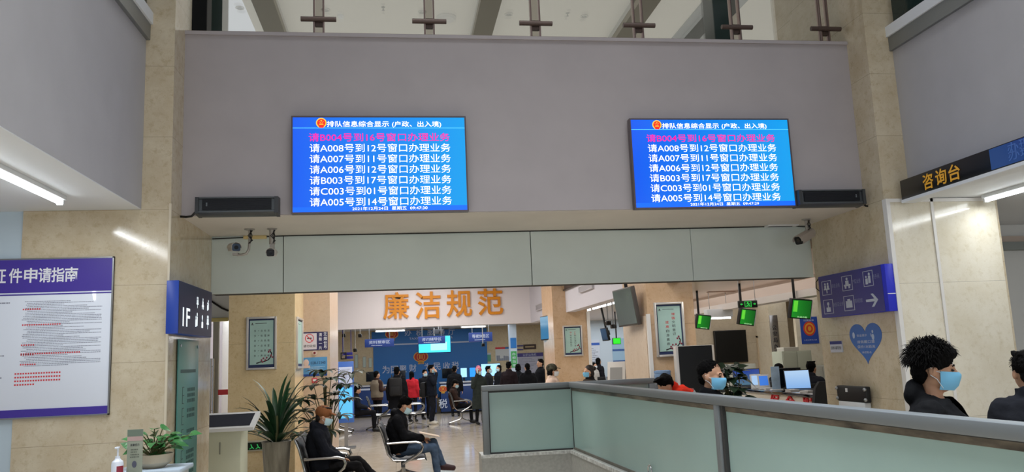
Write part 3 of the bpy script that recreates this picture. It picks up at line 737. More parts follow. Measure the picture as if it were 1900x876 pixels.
def framed_poster(px, Y, label, lines, frame_w=.035, rotz=0, loc=None, size=None, blossoms=True, kind='h', group='framed slogan posters'):
    if loc is None:
        cx, W, z, H = place(*px, Y=Y); loc = (cx, Y, z)
    else: W, H = size
    r = thing('framed_poster', label, 'poster', loc, rotz, group)
    b = MB(); f = frame_w
    b.box(-W/2, -W/2+f, -.04, 0, 0, H, bev=.004).box(W/2-f, W/2, -.04, 0, 0, H, bev=.004).box(-W/2+f, W/2-f, -.04, 0, 0, f, bev=.004).box(-W/2+f, W/2-f, -.04, 0, H-f, H, bev=.004)
    b.build('frame', mat('silver_frame', '#d6d2cc', .3, .5), r)
    MB().box(-W/2+f, W/2-f, -.012, 0, f, H-f).build('backing', mat('poster_navy', '#27345c', .5), r)
    g = f*1.6
    MB().box(-W/2+g, W/2-g, -.015, -.012, f*2.4, H-g*1.1).build('print', mat('pale_mint_print', '#aed0c8', .45, var=.12, vscale=2.2), r)
    w_, h_ = W-2*g, H-f*2.4-g*1.1; z0 = f*2.4; x0 = -w_/2
    ik, rd = [], []
    for (s, u, v, wd, ht, red) in lines: (rd if red else ik).append((s, x0+u*w_, z0+v*h_, wd*w_, ht*h_))
    M_i = mat('poster_ink', '#3b3a3a', .6)
    if ik: lettering(r, ik, M_i, -.0155, bold=.015)
    if rd: lettering(r, rd, mat('poster_red', '#cf3a3f', .6), -.0155, bold=.03, name='red_lettering')
    b = MB(); u0, v0 = x0+.1*w_, z0+.93*h_
    b.poly([(u0-.04*w_, -.0155, v0-.02*h_), (u0+.05*w_, -.0155, v0-.02*h_), (u0, -.0155, v0+.025*h_)]).poly([(u0-.055*w_, -.0155, v0-.032*h_), (u0+.065*w_, -.0155, v0-.032*h_), (u0+.065*w_, -.0155, v0-.026*h_), (u0-.055*w_, -.0155, v0-.026*h_)])
    b.poly([(u0+.13*w_, -.0155, v0-.003*h_), (u0+.62*w_, -.0155, v0-.003*h_), (u0+.62*w_, -.0155, v0+.008*h_), (u0+.13*w_, -.0155, v0+.008*h_)])
    b.build('heading_mark', M_i, r, smooth=0)
    if blossoms:
        br = MB(); fl = MB(); rnd = random.Random(5)
        pts = [(.28, .03), (.45, .06), (.62, .07), (.78, .1), (.88, .16), (.93, .24), (.86, .3)]
        P_ = [(x0+u*w_, -.016, z0+v*h_) for u, v in pts]
        for a, c in zip(P_, P_[1:]):
            a, c = Vector(a), Vector(c); d = (c-a).normalized(); n = Vector((-d.z, 0, d.x))*.012*W/.6
            br.poly([a-n, c-n*.8, c+n*.8, a+n])
        br.build('branch', mat('plum_branch', '#2b2226', .6), r, smooth=0)
        for u, v in ((.5, .1), (.58, .14), (.66, .1), (.72, .15), (.9, .2), (.86, .32), (.8, .28), (.96, .16), (.55, .06)):
            for k in range(5):
                t = 2*PI*k/5; cx, cz = x0+u*w_+.022*w_*math.cos(t), z0+v*h_+.022*w_*math.sin(t)
                fl.poly([(cx+.022*w_*math.cos(q), -.0165, cz+.022*w_*math.sin(q)) for q in [2*PI*i/7 for i in range(7)]])
        fl.build('blossoms', mat('plum_pink', '#b5566a', .6), r, smooth=0)
    return r
cols = ((.22, 0), (.38, 0), (.5, 0), (.64, 0), (.78, 0))
lines = []
for i, s in enumerate(('多一点标准', '多一份理解', '多一点热情', '多一点关爱', '多一丝笑容', '多一声问候')):
    z = .765-.113*i
    for j, ch in enumerate(s): lines.append((ch, (.22, .37, .5, .65, .79)[j], z, .085 if j != 1 else .05, .05 if j != 1 else .008, False))
PT = t_ = at(547, 600, X=XPK)[1]
framed_poster((457, 514, 588, 686), PT, 'framed mint poster with six rows of characters and plum blossom on the yellow-beige pillar', lines)
s0, s1 = at(553, 640, X=XPK+.04), at(563, 640, X=XPK+.04)
za, zc = at(554, 588, X=XPK+.04).z, at(554, 684, X=XPK+.04).z
framed_poster(None, None, 'framed poster seen edge-on around the corner of the yellow-beige pillar', [], rotz=90, loc=(XPK, (s0.y+s1.y)/2, zc), size=(min(.8, s1.y-s0.y+.3), za-zc), blossoms=False)
L2 = [(ch, .68, .82-.088*i, .14, .062, i < 2) for i, ch in enumerate('增强文明意识')] + [(ch, .4, .64-.095*i, .14, .062, i < 2) for i, ch in enumerate('提高自身素质')]
framed_poster((1218, 1266, 561, 662), PBY, 'framed mint poster with two columns of red and black characters on the near tan pillar', L2, .03)
L3 = [(ch, .66, .82-.068*i, .12, .045, i < 2) for i, ch in enumerate('不给自己找借口干事')] + [(ch, .38, .82-.068*i, .12, .045, i < 2) for i, ch in enumerate('用心把服务送到家中')]
framed_poster((1046, 1079, 604, 661), PAY, 'framed mint poster with two small columns of characters on the far tan pillar', L3, .03)

# no smoking sign and hotline poster on the pink wall
cx, W, z, H = place(563, 608, 616, 650, Y=PKY)
r = thing('no_smoking_sign', 'navy and white no smoking sign on the pinkish wall', 'sign', (cx, PKY, z))
MB().box(-W/2-.1, W/2, -.012, 0, 0, H).build('board', mat('navy_board', '#2d2a5c', .5), r)
MB().box(-W/2-.08, W*.05, -.014, -.012, H*.05, H*.93).build('white_field', mat('sign_field_white', '#d9d4de', .5), r)
b = MB(); c0, c1 = -W*.25, H*.66; rr = H*.24
for i in range(24):
    t0, t1 = 2*PI*i/24, 2*PI*(i+1)/24
    b.poly([(c0+rr*math.cos(t0), -.0145, c1+rr*math.sin(t0)), (c0+rr*math.cos(t1), -.0145, c1+rr*math.sin(t1)), (c0+rr*.84*math.cos(t1), -.0145, c1+rr*.84*math.sin(t1)), (c0+rr*.84*math.cos(t0), -.0145, c1+rr*.84*math.sin(t0))])
b.poly([(c0-.62*rr, -.015, c1+.74*rr), (c0-.74*rr, -.015, c1+.62*rr), (c0+.62*rr, -.015, c1-.74*rr), (c0+.74*rr, -.015, c1-.62*rr)])
b.build('prohibition_ring', M_red, r, smooth=0)
b = MB().box(c0-rr*.5, c0+rr*.5, -.0143, -.014, c1-rr*.12, c1+rr*.12); b.build('cigarette', M_inkd, r)
lettering(r, [(ch, W*.4, H*(.86-.24*i), W*.14, H*.2) for i, ch in enumerate('无烟世界')] + [(ch, W*.2, H*(.84-.24*i), W*.13, H*.2 if i != 2 else H*.03) for i, ch in enumerate('清新一片')], M_letw, -.0125, bold=.03)
lettering(r, [('请勿吸烟', c0, H*.24, W*.5, H*.15)], M_inkd, -.0145, bold=.02, name='dark_lettering')
cx, W, z, H = place(563, 607, 663, 698, Y=PKY)
r = thing('hotline_poster', 'blue hotline poster reading 12340 below the no smoking sign', 'poster', (cx, PKY, z))
MB().box(-W/2-.15, W/2, -.01, 0, 0, H).build('board', mat('hotline_blue', '#5b9cd2', .45, var=.25, vscale=3), r)
MB().box(-W/2-.15, W/2, -.0115, -.01, 0, H*.12).build('footer_band', mat('hotline_deep_blue', '#234a94', .45), r)
lettering(r, [('028-12340', W*.12, H*.7, W*.62, H*.15)], mat('hotline_ink', '#233a5e', .5), -.0115)
fine_print(r, -W*.3, W*.4, H*.2, H*.52, 5, mat('hotline_print', '#a9cbe8', .5), -.0112)
b = MB().ell((-W*.38, -.012, H*.72), (.05, .006, .065)).box(-W*.38-.07, -W*.38+.07, -.014, -.01, H*.44, H*.58); b.build('portrait', mat('portrait_tone', '#d9c3ba', .6), r)
P = at(584, 655, Y=PKY); r = thing('alarm_bell', 'tiny red-centred round alarm between the no smoking sign and hotline poster', 'alarm', (P.x, PKY, P.z))
MB().cyl((0, 0, 0), (0, -.03, 0), .045).build('base', mat('pinkish_plastic', '#dcc6bb', .4), r); MB().cyl((0, -.03, 0), (0, -.04, 0), .022).build('button', mat('dark_red', '#7c2026', .4), r)
P = at(584, 706, Y=PKY); r = thing('call_point', 'small red fire alarm call point below the hotline poster', 'alarm', (P.x, PKY, P.z))
MB().box(-.05, .05, -.03, 0, -.045, .045, bev=.006).build('housing', mat('call_red', '#c8505c', .4), r); MB().box(-.03, .03, -.034, -.03, -.012, .02).build('window', M_white, r)

# entrance glass doors at the far left behind the marble pillar
GY = 15.6
gx0, gx1 = at(372, 640, Y=GY).x-1.2, PPX0-.0
sbox('wall_left_entrance', gx0-.1, gx1, GY-.02, GY+.1, 2.75, 4.6, M_white)
b = MB()
xa = at(401, 640, Y=GY).x
for x0, x1 in ((gx0, xa-.03), (xa+.03, gx1)): b.box(x0, x1, GY, GY+.02, 0, 2.75)
d_ = struct('door_1', b, mat('entrance_glass', '#f2f6f4', .03, trans=1, ior=1.02, alpha=.35)); 
b = MB()
for px in (391, 396): 
    x = at(px, 700, Y=GY-.06).x; b.cyl((x, GY-.06, .95), (x, GY-.06, 2.05), .02)
    b.cyl((x, GY-.06, 1.1), (x, GY+.01, 1.1), .012).cyl((x, GY-.06, 1.9), (x, GY+.01, 1.9), .012)
b.build('door_handle', M_chrome, d_)
b = MB()
x0 = at(384, 730, Y=GY).x; b.box(gx0+.4, xa-.08, GY-.012, GY-.004, at(390, 735, Y=GY).z, at(390, 724, Y=GY).z).box(xa+.04, gx1, GY-.012, GY-.004, at(410, 733, Y=GY).z, at(410, 723, Y=GY).z)
b.build('red_strip', mat('red_safety_strip', '#d84350', .5), d_)
sbox('trim_12', xa-.05, xa+.05, GY-.03, GY+.06, 0, 2.75, mat('door_post_grey', '#a9aaa5', .5))
sbox('wall_outside', gx0-3, gx1+1, 19, 19.2, 0, 4.6, mat('outside_pale_wall', '#efefec', .8))
p0 = at(385, 556, Y=GY-.1); 
o = MB().tube([at(384, 553, Y=GY-.035), at(398, 563, Y=GY-.035), at(412, 572, Y=GY-.035), at(424, 577, Y=GY-.035)], .018).build('cable', M_black); tag(o, 'black cable hanging across the entrance glass at the left', 'cable')
cx, W, z, H = place(386, 424, 590, 597, Y=GY-.05); 
o = MB().box(cx-W/2, cx+W/2, GY-.1, GY-.05, z, z+H, bev=.01).build('door_closer_bar', mat('pale_yellow_bar', '#d6cb8c', .5)); tag(o, 'pale yellow bar high across the entrance glass', 'bar')

# ------------------------------------------------------------------ tax hall: blue wall, hanging signs, screen, counter
BY = BWY-.04
x0, x1 = at(693, 680, Y=BY).x, at(905, 680, Y=BY).x
r = thing('backdrop_wall_panel', 'large blue tax service backdrop with white characters behind the far counter', 'panel', ((x0+x1)/2, BWY, .5))
W = x1-x0; L0 = .5; zs = at(800, 638, Y=BY).z-L0
M_blue = mat('tax_blue', '#2a72ba', .45); M_tl = mat('backdrop_white', '#c9d3e6', .5)
MB().box(-W/2, W/2, -.04, 0, 0, zs).build('lower_panel', M_blue, r)
MB().box(-W/2-.05, W/2, -.09, 0, zs+.05, 2.45).build('upper_panel', M_blue, r)
MB().box(-W/2, W/2, -.06, 0, zs, zs+.05).build('divider', M_tl, r)
cxm = (x0+x1)/2
it = []
for ch, (px, py) in zip('为国聚财为民收税', ((716, 686), (732, 686), (748, 685), (766, 683), (794, 681), (811, 680), (829, 679), (845, 678))):
    P = at(px, py, Y=BY-.06); it.append((ch, P.x-cxm, P.z-L0, .26, .27))
lettering(r, it, M_tl, -.041, .02, bold=.03)
it = []
for ch, (px, py) in zip('办税服务厅', ((757, 617), (778, 617), (799, 616), (820, 615), (838, 615))):
    P = at(px, py, Y=BY-.1); it.append((ch, P.x-cxm, P.z-L0, .24, .24))
it += [('TAXPAYER SERVICE HALL', at(800, 627, Y=BY-.1).x-cxm, at(800, 627, Y=BY-.1).z-L0, 1.6, .075)]
lettering(r, it, M_tl, -.091, .01, bold=.02, name='heading_lettering')
def tax_emblem(cx, cz, s, y, par):
    b = MB()
    def e(rx, rz, mi, yy, dz=0): b.poly([(cx+rx*s*math.cos(2*PI*i/24), yy, cz+dz*s+rz*s*math.sin(2*PI*i/24)) for i in range(24)], mi)
    e(1, .72, 1, y); e(.88, .62, 0, y-.002); e(.55, .58, 1, y-.004); e(.46, .5, 0, y-.006)
    for k in (-.18, 0, .18): b.box(cx+(k-.05)*s, cx+(k+.05)*s, y-.01, y-.007, cz-.3*s, cz+.32*s, 1)
    for k in range(5): b.box(cx+(-.34+.17*k-.06)*s, cx+(-.34+.17*k+.06)*s, y-.004, y, cz-1.0*s, cz-.72*s, 1)
    b.box(cx-.4*s, cx+.4*s, y-.004, y, cz-.78*s, cz-.68*s, 1)
    return b.build('emblem', [mat('emblem_red', '#b3242a', .5), mat('emblem_gold', '#dba63c', .4)], par, smooth=0)
P = at(781, 662, Y=BY-.06); tax_emblem(P.x-cxm, P.z-L0, .27, -.05, r)
P = at(727, 620, Y=BY-.1); tax_emblem(P.x-cxm, P.z-L0, .24, -.095, r)
def hang_sign(px, Y, s, label, ceil, sub=True):
    cx, W, z, H = place(*px, Y=Y)
    r = thing('hanging_sign', label, 'sign', (cx, Y, z), 0, 'blue area signs hanging in the tax hall')
    MB().box(-W/2, W/2, -.04, .04, 0, H, bev=.004).build('board', mat('hanging_sign_blue', '#26428c', .5), r)
    lettering(r, [(s, 0, H*.6, W*.72, H*.42)], M_tl, -.041, bold=.02)
    fine_print(r, -W*.3, W*.3, H*.12, H*.28, 1, M_tl, -.0412, 1)
    b = MB()
    for sg in (-1, 1): b.cyl((sg*W*.35, 0, H), (sg*W*.35, 0, ceil-z), .012)
    b.build('hanger', M_steel, r)
hang_sign((677, 731, 629, 644), 25, '资料预审区', 'left blue hanging sign over the queue in the tax hall', 3.0)
hang_sign((776, 826, 624, 638), 25, '咨询辅导区', 'middle blue hanging sign in front of the cyan screen', 3.0)
hang_sign((870, 913, 617, 634), 24.5, '等候休息区', 'right blue hanging sign near the camera-side lit lamp', 3.0)
cx, W, z, H = place(776, 836, 623, 655, Y=27.5)
r = thing('hanging_screen', 'bright cyan screen hanging in front of the blue backdrop', 'screen', (cx, 27.5, z))
MB().box(-W/2, W/2, -.04, .04, 0, H, bev=.006).build('housing', M_black, r)
MB().box(-W/2+.02, W/2-.02, -.043, -.04, .02, H-.02).build('panel', mat('cyan_screen', '#3cc6f5', .3, emit=1), r)
MB().box(-W*.12, W*.38, -.045, -.043, H*.15, H*.62).build('window_frame', mat('cyan_screen_pale', '#8fe3fb', .3, emit=1), r)
MB().cyl((0, 0, H), (0, 0, 3-z), .03).build('hanger', M_steel, r)
P = at(814, 617, Y=25.6); r = thing('projector', 'small dark projector hanging beside the middle blue sign', 'projector', (P.x, 25.6, P.z))
MB().box(-.14, .14, -.12, .12, -.06, .1, bev=.02).build('housing', mat('projector_grey', '#4a4e56', .5), r); MB().cyl((.04, -.12, 0), (.04, -.14, 0), .04).build('lens', M_black, r); MB().cyl((0, 0, .1), (0, 0, 3-P.z), .02).build('ceiling_mount', M_steel, r)
# blue service counter with its marble-white worktop
CY = 28.2
def counter(px0, px1, label, top, front, letters=None, Y=CY, h=1.08, depth=.7, group=None):
    a, c = at(px0, 740, Y=Y).x, at(px1, 740, Y=Y).x; W = c-a
    r = thing('service_counter', label, 'counter', ((a+c)/2, Y, 0), 0, group)
    MB().box(-W/2, W/2, 0, depth, .06, h-.05, bev=.01).build('body', front, r)
    MB().box(-W/2+.02, W/2-.02, .03, depth, 0, .06).build('plinth', M_black, r)
    MB().box(-W/2-.03, W/2+.03, -.06, depth+.05, h-.05, h, bev=.008).build('worktop', top, r)
    MB().box(-W/2, W/2, -.008, 0, h-.16, h-.1).build('trim_band', M_tl, r)
    if letters: lettering(r, [(s, at(px, py, Y=Y).x-(a+c)/2, at(px, py, Y=Y).z, .3, .32) for s, px, py in letters], M_tl, -.009, .01, bold=.03)
    return r
M_cnt = mat('counter_blue', '#1d3a72', .4); M_ctop = mat('counter_pale_top', '#b9bcc4', .3)
r = counter(818, 902, 'dark blue service counter with a white tax character and emblem', M_ctop, M_cnt, [('税', 822, 749)])
Pq = at(822, 722, Y=CY); tax_emblem(Pq.x-r.location.x, Pq.z, .15, -.012, r)
counter(640, 810, 'long blue-fronted counter behind the queue at the left of the tax hall', M_ctop, M_cnt)
counter(909, 1000, 'right part of the far counter behind the partition', M_ctop, M_cnt)
# monitors on the far counter
def monitor(loc, rotz, W, H, label, img, group='monitors on the far counter', stand=.12):
    r = thing('monitor', label, 'monitor', loc, rotz, group)
    MB().box(-W/2, W/2, -.02, .02, stand, stand+H, bev=.005).build('housing', M_black, r)
    MB().box(-W/2+.012, W/2-.012, -.022, -.02, stand+.012, stand+H-.012).build('panel', img, r)
    MB().box(-.03, .03, 0, .03, .01, stand+.05).lathe([(.1, 0), (.1, .012), (.02, .02)]).build('stand', M_black, r)
    return r
M_scb = mat('monitor_blue', '#2f8df0', .3, emit=.9); M_scw = mat('monitor_pale', '#9cd0ff', .3, emit=.95); M_scoff = mat('monitor_dark', '#11161c', .1)
for i, (px, im, W_) in enumerate(((861, M_scw, .24), (877, M_scb, .24), (911, M_scw, .7), (831, M_scoff, .4), (742, M_scoff, .4), (690, M_scoff, .4))):
    P = at(px, 705, Y=28.45)
    monitor((P.x, 28.45, 1.08), (-8, 10, 4, 0, 0, 6)[i], W_, .34 if i != 2 else .45, ['pale lit monitor on the far counter beside the standing man in black', 'blue lit monitor on the far counter just left of the pink-hatted woman', 'wide pale lit monitor on the far counter right of the pink-hatted woman', 'dark monitor on the counter behind the two men by the emblem', 'dark monitor on the counter behind the backpack', 'dark monitor on the counter behind the beige vest'][i], im)
# right part of the tax hall: posters, notice board, column
cx, W, z, H = place(920, 955, 644, 669, Y=29.55)
r = thing('wall_poster', 'white poster with red and blue edge on the far wall left of the striped column', 'poster', (cx, BWY, z))
MB().box(-W/2, W/2, -.02, 0, 0, H).build('board', mat('poster_far_white', '#d8dcdc', .5), r)
MB().box(-W/2, 0, -.022, -.02, H*.86, H).build('red_edge', M_red, r); MB().box(0, W/2, -.022, -.02, H*.86, H).build('blue_edge', M_blue, r)
b = MB(); rnd = random.Random(2)
for k in range(10): x = -W*.45+W*.09*k; b.box(x, x+W*.08, -.023, -.02, 0, H*rnd.uniform(.15, .4))
b.build('skyline', mat('poster_far_grey', '#8f97a5', .5), r)
cx, W, z, H = place(948, 957, 600, 692, Y=27)
sbox('wall_slim_column', cx-W/2, cx+W/2, 26.95, 27.3, 0, 3.0, mat('pale_blue_column', '#b9c8d8', .5))
r = thing('column_banner', 'narrow blue and green vertical banner on the slim pale column', 'banner', (cx, 26.95, 1.0))
zz = lambda y: at(952, y, Y=26.95).z-1.0
MB().box(-W*.42, W*.42, -.015, 0, zz(646), zz(627)).build('blue_panel', M_blue, r); MB().box(-W*.4, W*.4, -.015, 0, zz(682), zz(652)).build('green_panel', mat('banner_green', '#3f9d52', .5), r)
lettering(r, [(c, 0, zz(657+7*i), W*.5, .09) for i, c in enumerate('办税指南')], M_tl, -.016)
cx, W, z, H = place(960, 1008, 655, 712, Y=29.5)
r = thing('notice_board', 'wide pale notice board with purple header on the far wall behind the standing group', 'board', (cx, BWY-.012, z))
MB().box(-W/2, W/2, -.03, 0, 0, H).build('board', mat('notice_lilac', '#b9b9c9', .5), r); MB().box(-W/2, W/2, -.033, -.03, H*.88, H).build('header_band', mat('notice_purple', '#463f86', .5), r)
lettering(r, [('公示公告栏', 0, H*.94, W*.5, H*.08)], M_tl, -.034); fine_print(r, -W*.45, W*.45, H*.1, H*.84, 16, M_ink, -.031)
M_dkframe = mat('dark_wood_frame', '#3b2a28', .5)
cx, W, z, H = place(972, 995, 639, 648, Y=29.5)
r = thing('picture_frame', 'empty-looking dark frame on the far wall above the purple notice board', 'frame', (cx, BWY, z))
f = .06; MB().box(-W/2, W/2, -.04, 0, 0, f).box(-W/2, W/2, -.04, 0, H-f, H).box(-W/2, -W/2+f, -.04, 0, f, H-f).box(W/2-f, W/2, -.04, 0, f, H-f).build('frame', M_dkframe, r)
MB().box(-W/2+f, W/2-f, -.01, 0, f, H-f).build('backing', mat('frame_backing', '#c7b08a', .6), r)
for i, y in enumerate((641, 648)):
    cx, W, z, H = place(952, 971, y, y+2, Y=29.5)
    o = MB().box(cx-W/2, cx+W/2, BWY-.05, BWY, z, z+H, bev=.005).build('wall_rail', mat('purple_rail', '#3c3a86', .5)); tag(o, ['upper short purple rail on the far wall left of the dark frame', 'lower short purple rail on the far wall left of the dark frame'][i], 'rail')
cx, W, z, H = place(903, 911, 655, 671, Y=29.5)
r = thing('green_poster', 'small green poster on the far wall right of the blue backdrop', 'poster', (cx, BWY, z)); MB().box(-W/2, W/2, -.02, 0, 0, H).build('board', mat('poster_green', '#55a58f', .5), r); MB().box(-W/2, W/2, -.022, -.02, H*.8, H).build('header_band', M_tl, r)
# left part of the tax hall: lit notice screens on the lilac wall
cx, W, z, H = place(627, 656, 671, 742, Y=18.4)
r = thing('information_screen', 'tall pale blue notice display standing left of the queue behind the plant', 'display', (cx, 18.4, 0))
MB().box(-W/2, W/2, -.04, .04, z-.5, z+H, bev=.01).build('housing', mat('blue_frame', '#3c66b5', .4), r)
MB().box(-W/2+.03, W/2-.03, -.043, -.04, z+.32, z+H-.12).build('panel', mat('notice_pale', '#c6d2ee', .4), r)
MB().box(-W/2+.03, W/2-.03, -.043, -.04, z-.4, z+.27).build('lower_panel', mat('notice_cyan', '#58b5e6', .3, emit=.5), r)
fine_print(r, -W/2+.06, W/2-.06, z+.38, z+H-.16, 14, M_ink, -.0435)
MB().box(-W/2-.03, W/2+.03, -.2, .2, 0, .03).box(-.04, .04, -.02, .02, .03, z-.48).build('stand', M_steel, r)
cx, W, z, H = place(632, 643, 654, 667, Y=23)
r = thing('picture_frame', 'small dark open frame on a bracket above the pale blue notice display', 'frame', (cx, 23, z))
f = .03; MB().box(-W/2, W/2, -.02, .02, 0, f).box(-W/2, W/2, -.02, .02, H-f, H).box(-W/2, -W/2+f, -.02, .02, f, H-f).box(W/2-f, W/2, -.02, .02, f, H-f).build('frame', M_black, r); MB().cyl((0, 0, H), (0, 0, 3.0-z), .012).build('hanger', M_steel, r)
for i, (x0, x1, y0, y1, c, lab) in enumerate(((637, 654, 654, 659, '#2f2f9a', 'upper blue arm sign on the left of the tax hall'), (640, 655, 661, 666, '#2f2f9a', 'lower blue arm sign on the left of the tax hall'))):
    cx, W, z, H = place(x0, x1, y0, y1, Y=26.4+.4*i); o = MB().box(cx-W/2, cx+W/2, 26.4+.4*i, 26.44+.4*i, z, z+H, bev=.008).cyl((cx+.1-.3*i, 26.42+.4*i, z+H), (cx+.1-.3*i, 26.42+.4*i, 3.0), .01).build('arm_sign', mat('arm_sign_blue', c, .5)); tag(o, lab, 'sign')
for i, (x, y0, y1) in enumerate(((661, 658, 683), (676, 662, 682), (687, 664, 682))):
    cx, W, z, H = place(x-3, x+3, y0, y1, Y=29.5); r = thing('framed_notice', ['leftmost of three small framed notices on the beige wall left of the blue backdrop', 'middle of three small framed notices on the beige wall left of the blue backdrop', 'rightmost of three small framed notices on the beige wall left of the blue backdrop'][i], 'notice', (cx, BWY, z), 0, 'small framed notices on the tax hall wall')
    MB().box(-W/2, W/2, -.02, 0, 0, H).build('frame', M_steel, r); MB().box(-W/2+.015, W/2-.015, -.022, -.02, .015, H-.015).build('print', mat('notice_mint', '#c5d4c8', .5), r)
# hanging ceiling cameras in the tax hall
for i, (x, y) in enumerate(((638, 623), (668, 623), (659, 650), (896, 640))):
    Y = 24; P = at(x, y, Y=Y); r = thing('dome_camera', ['small dark camera hanging at the left end under the white bulkhead', 'small dark camera right of the bulkhead left end', 'dark camera hanging lower by the beige column of the tax hall', 'dark camera hanging near the right hanging sign'][i], 'camera', (P.x, Y, P.z), 0, 'hanging cameras in the tax hall')
    MB().box(-.05, .05, -.1, .06, -.05, .05, bev=.015).build('housing', M_black, r); MB().cyl((0, 0, .05), (0, 0, 3.0-P.z), .014).build('hanger', mat('camera_bracket', '#a6a29c', .4, .4), r); MB().cyl((0, -.1, 0), (0, -.11, 0), .03).build('lens', mat('lens_glass', '#05070b', .03), r)

# ------------------------------------------------------------------ right bulkhead details, TVs on pillars
X = HX-.015
def side_plate(name, px0, px1, py0, py1, label, cat, m_f, m_in, depth=.05, slats=0):
    a, c = at(px1, (py0+py1)/2, X=X), at(px0, (py0+py1)/2, X=X)      # right pixel = nearer
    zt, zb = at(px1, py0, X=X).z, at(px1, py1, X=X).z
    L = c.y-a.y; H = zt-zb
    r = thing(name, label, cat, (HX, c.y, zb), -90)
    f = min(.05, H*.12)
    MB().box(0, L, -depth, 0, 0, f).box(0, L, -depth, 0, H-f, H).box(0, f, -depth, 0, f, H-f).box(L-f, L, -depth, 0, f, H-f).build('frame', m_f, r)
    MB().box(f, L-f, -.012, 0, f, H-f).build('backing', m_in, r)
    if slats:
        b = MB()
        for k in range(slats):
            z = f+(H-2*f)*(k+.5)/slats; b.box(f, L-f, -depth*.8, -.012, z-.006, z+.006)
        b.build('louvre', m_f, r)
side_plate('air_vent', 996, 1009, 561, 573, 'grey louvred air vent on the white side bulkhead near the orange letters', 'vent', mat('vent_grey', '#b9b6ba', .5), mat('vent_dark', '#55555a', .7), slats=7)
side_plate('air_vent', 1076, 1101, 523, 535, 'larger grey louvred air vent high on the white side bulkhead', 'vent', mat('vent_grey', '#b9b6ba', .5), mat('vent_dark', '#55555a', .7), slats=6)
side_plate('bulkhead_screen', 1042, 1101, 492, 517, 'dark screen in a black frame high on the white side bulkhead', 'screen', M_black, mat('bulkhead_dark', '#3b2f33', .3))
def pillar_tv(px0, px1, zt, zb, X0, label, img, ang, Wm, tilt=0):
    """TV on an arm beside a pillar; facing the hall"""
    a, c = at(px0, (zt+zb)/2, X=X0), at(px1, (zt+zb)/2, X=X0)
    return a, c
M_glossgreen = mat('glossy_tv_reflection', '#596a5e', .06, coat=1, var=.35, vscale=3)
# big TV on the near pillar: faces between camera and left, hangs from the bulkhead
pa, pb = at(1143, 560, X=PAX-.75), at(1183, 560, X=PAX-.45)
def flat_tv(A, B, zt, zb, label, img, tilt=0, hang=None, cat='screen', bezel=M_black, name='wall_television', group=None, depth=.06):
    """TV whose lower edge runs from A to B (left to right as seen); zt, zb heights"""
    A = Vector((A[0], A[1], zb)); B = Vector((B[0], B[1], zb)); d = B-A; W = d.length; H = zt-zb
    r = thing(name, label, cat, (A+B)/2, 0, group, rot=(R_(tilt), 0, math.atan2(d.y, d.x)))
    MB().box(-W/2, W/2, 0, depth, 0, H, bev=.008).build('housing', bezel, r)
    f = .018
    MB().box(-W/2+f, W/2-f, -.004, 0, f*1.4, H-f).build('panel', img, r)
    if hang:
        MB().cyl((0, depth+.02, H*.6), (0, depth+.02, H+hang), .025).box(-.15, .15, depth, depth+.04, H*.4, H*.75).build('ceiling_mount', M_blackm, r)
    return r
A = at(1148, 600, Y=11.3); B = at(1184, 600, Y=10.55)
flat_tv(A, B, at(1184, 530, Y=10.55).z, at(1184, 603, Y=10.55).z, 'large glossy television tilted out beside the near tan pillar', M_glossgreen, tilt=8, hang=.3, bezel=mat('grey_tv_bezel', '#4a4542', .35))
A = at(1003, 615, Y=18.4); B = at(1021, 615, Y=17.7)
flat_tv(A, B, at(1012, 586, Y=18).z, at(1012, 631, Y=18).z, 'blue and white lit television hanging beside the far tan pillar', screen_image('tv_blue_white', '#2f86b8', '#8fd0ee', .7, 2, .5, .5), hang=.25, depth=.12)

# lamps at the gap between the two tan pillars
A = at(1076, 574, Y=15.5)
for i, (p0, p1) in enumerate((((1078, 575), (1098, 569)), ((1100, 569), (1142, 556)))):
    a, c = at(*p0, X=4.6), at(*p1, X=4.6)
    tube_lamp((4.6, (a.y+c.y)/2, CZ), abs(a.y-c.y), 90, ['far lit tube lamp seen between the two tan pillars', 'near lit tube lamp seen between the two tan pillars beside the large television'][i], 14, far=True, drop=max(.04, CZ-max(a.z, c.z)-.05))
p0, p1 = at(1310, 591, Y=15.6), at(1357, 591, Y=15.6)
tube_lamp(((p0.x+p1.x)/2, 15.6, CZ), p1.x-p0.x, 0, 'lit tube lamp in the counter hall beyond the green television', 18, far=True, drop=CZ-p0.z-.05, body=.2)

# ------------------------------------------------------------------ counter hall on the right
def green_tv(px, Y, yaw, label, hang, roll=0):
    cx, W, z, H = place(*px, Y=Y)
    r = thing('hanging_television', label, 'screen', (cx, Y, z), yaw, 'green lit televisions hanging from the rail')
    W /= math.cos(R_(yaw)); Mx = Matrix.Rotation(R_(roll), 4, 'Y') @ Matrix.Rotation(R_(12), 4, 'X')
    MB().box(-W/2, W/2, 0, .08, 0, H, bev=.008).build('housing', mat('tv_dark_housing', '#1a1a1c', .4), r, M=Mx)
    MB().box(W/2-.006, W/2+.004, -.004, .08, .01, H-.01).build('side_strip', M_white, r, M=Mx)
    MB().box(-W/2+.015, W/2-.02, -.005, 0, .02, H-.02).build('panel', screen_image('green_tv_picture', '#1f9a2a', '#0f5e1a', .8, 0, W*1.1), r, M=Mx)
    MB().box(-W*.42, -W*.22, -.0065, -.005, H*.35, H*.9).build('bright_patch', mat('green_tv_bright', '#5fcf3a', .4, emit=.8), r, M=Mx)
    lettering(r, [('欢迎光临', W*.05, H*.1, W*.5, H*.08)], mat('green_tv_print', '#b6f0b0', .4, emit=.8), -.0068, bold=.01).data.transform(Mx)
    b = MB(); b.cyl((0, .1, H*.6), (0, .1, CZ-z), .022); b.build('ceiling_mount', M_blackm, r)
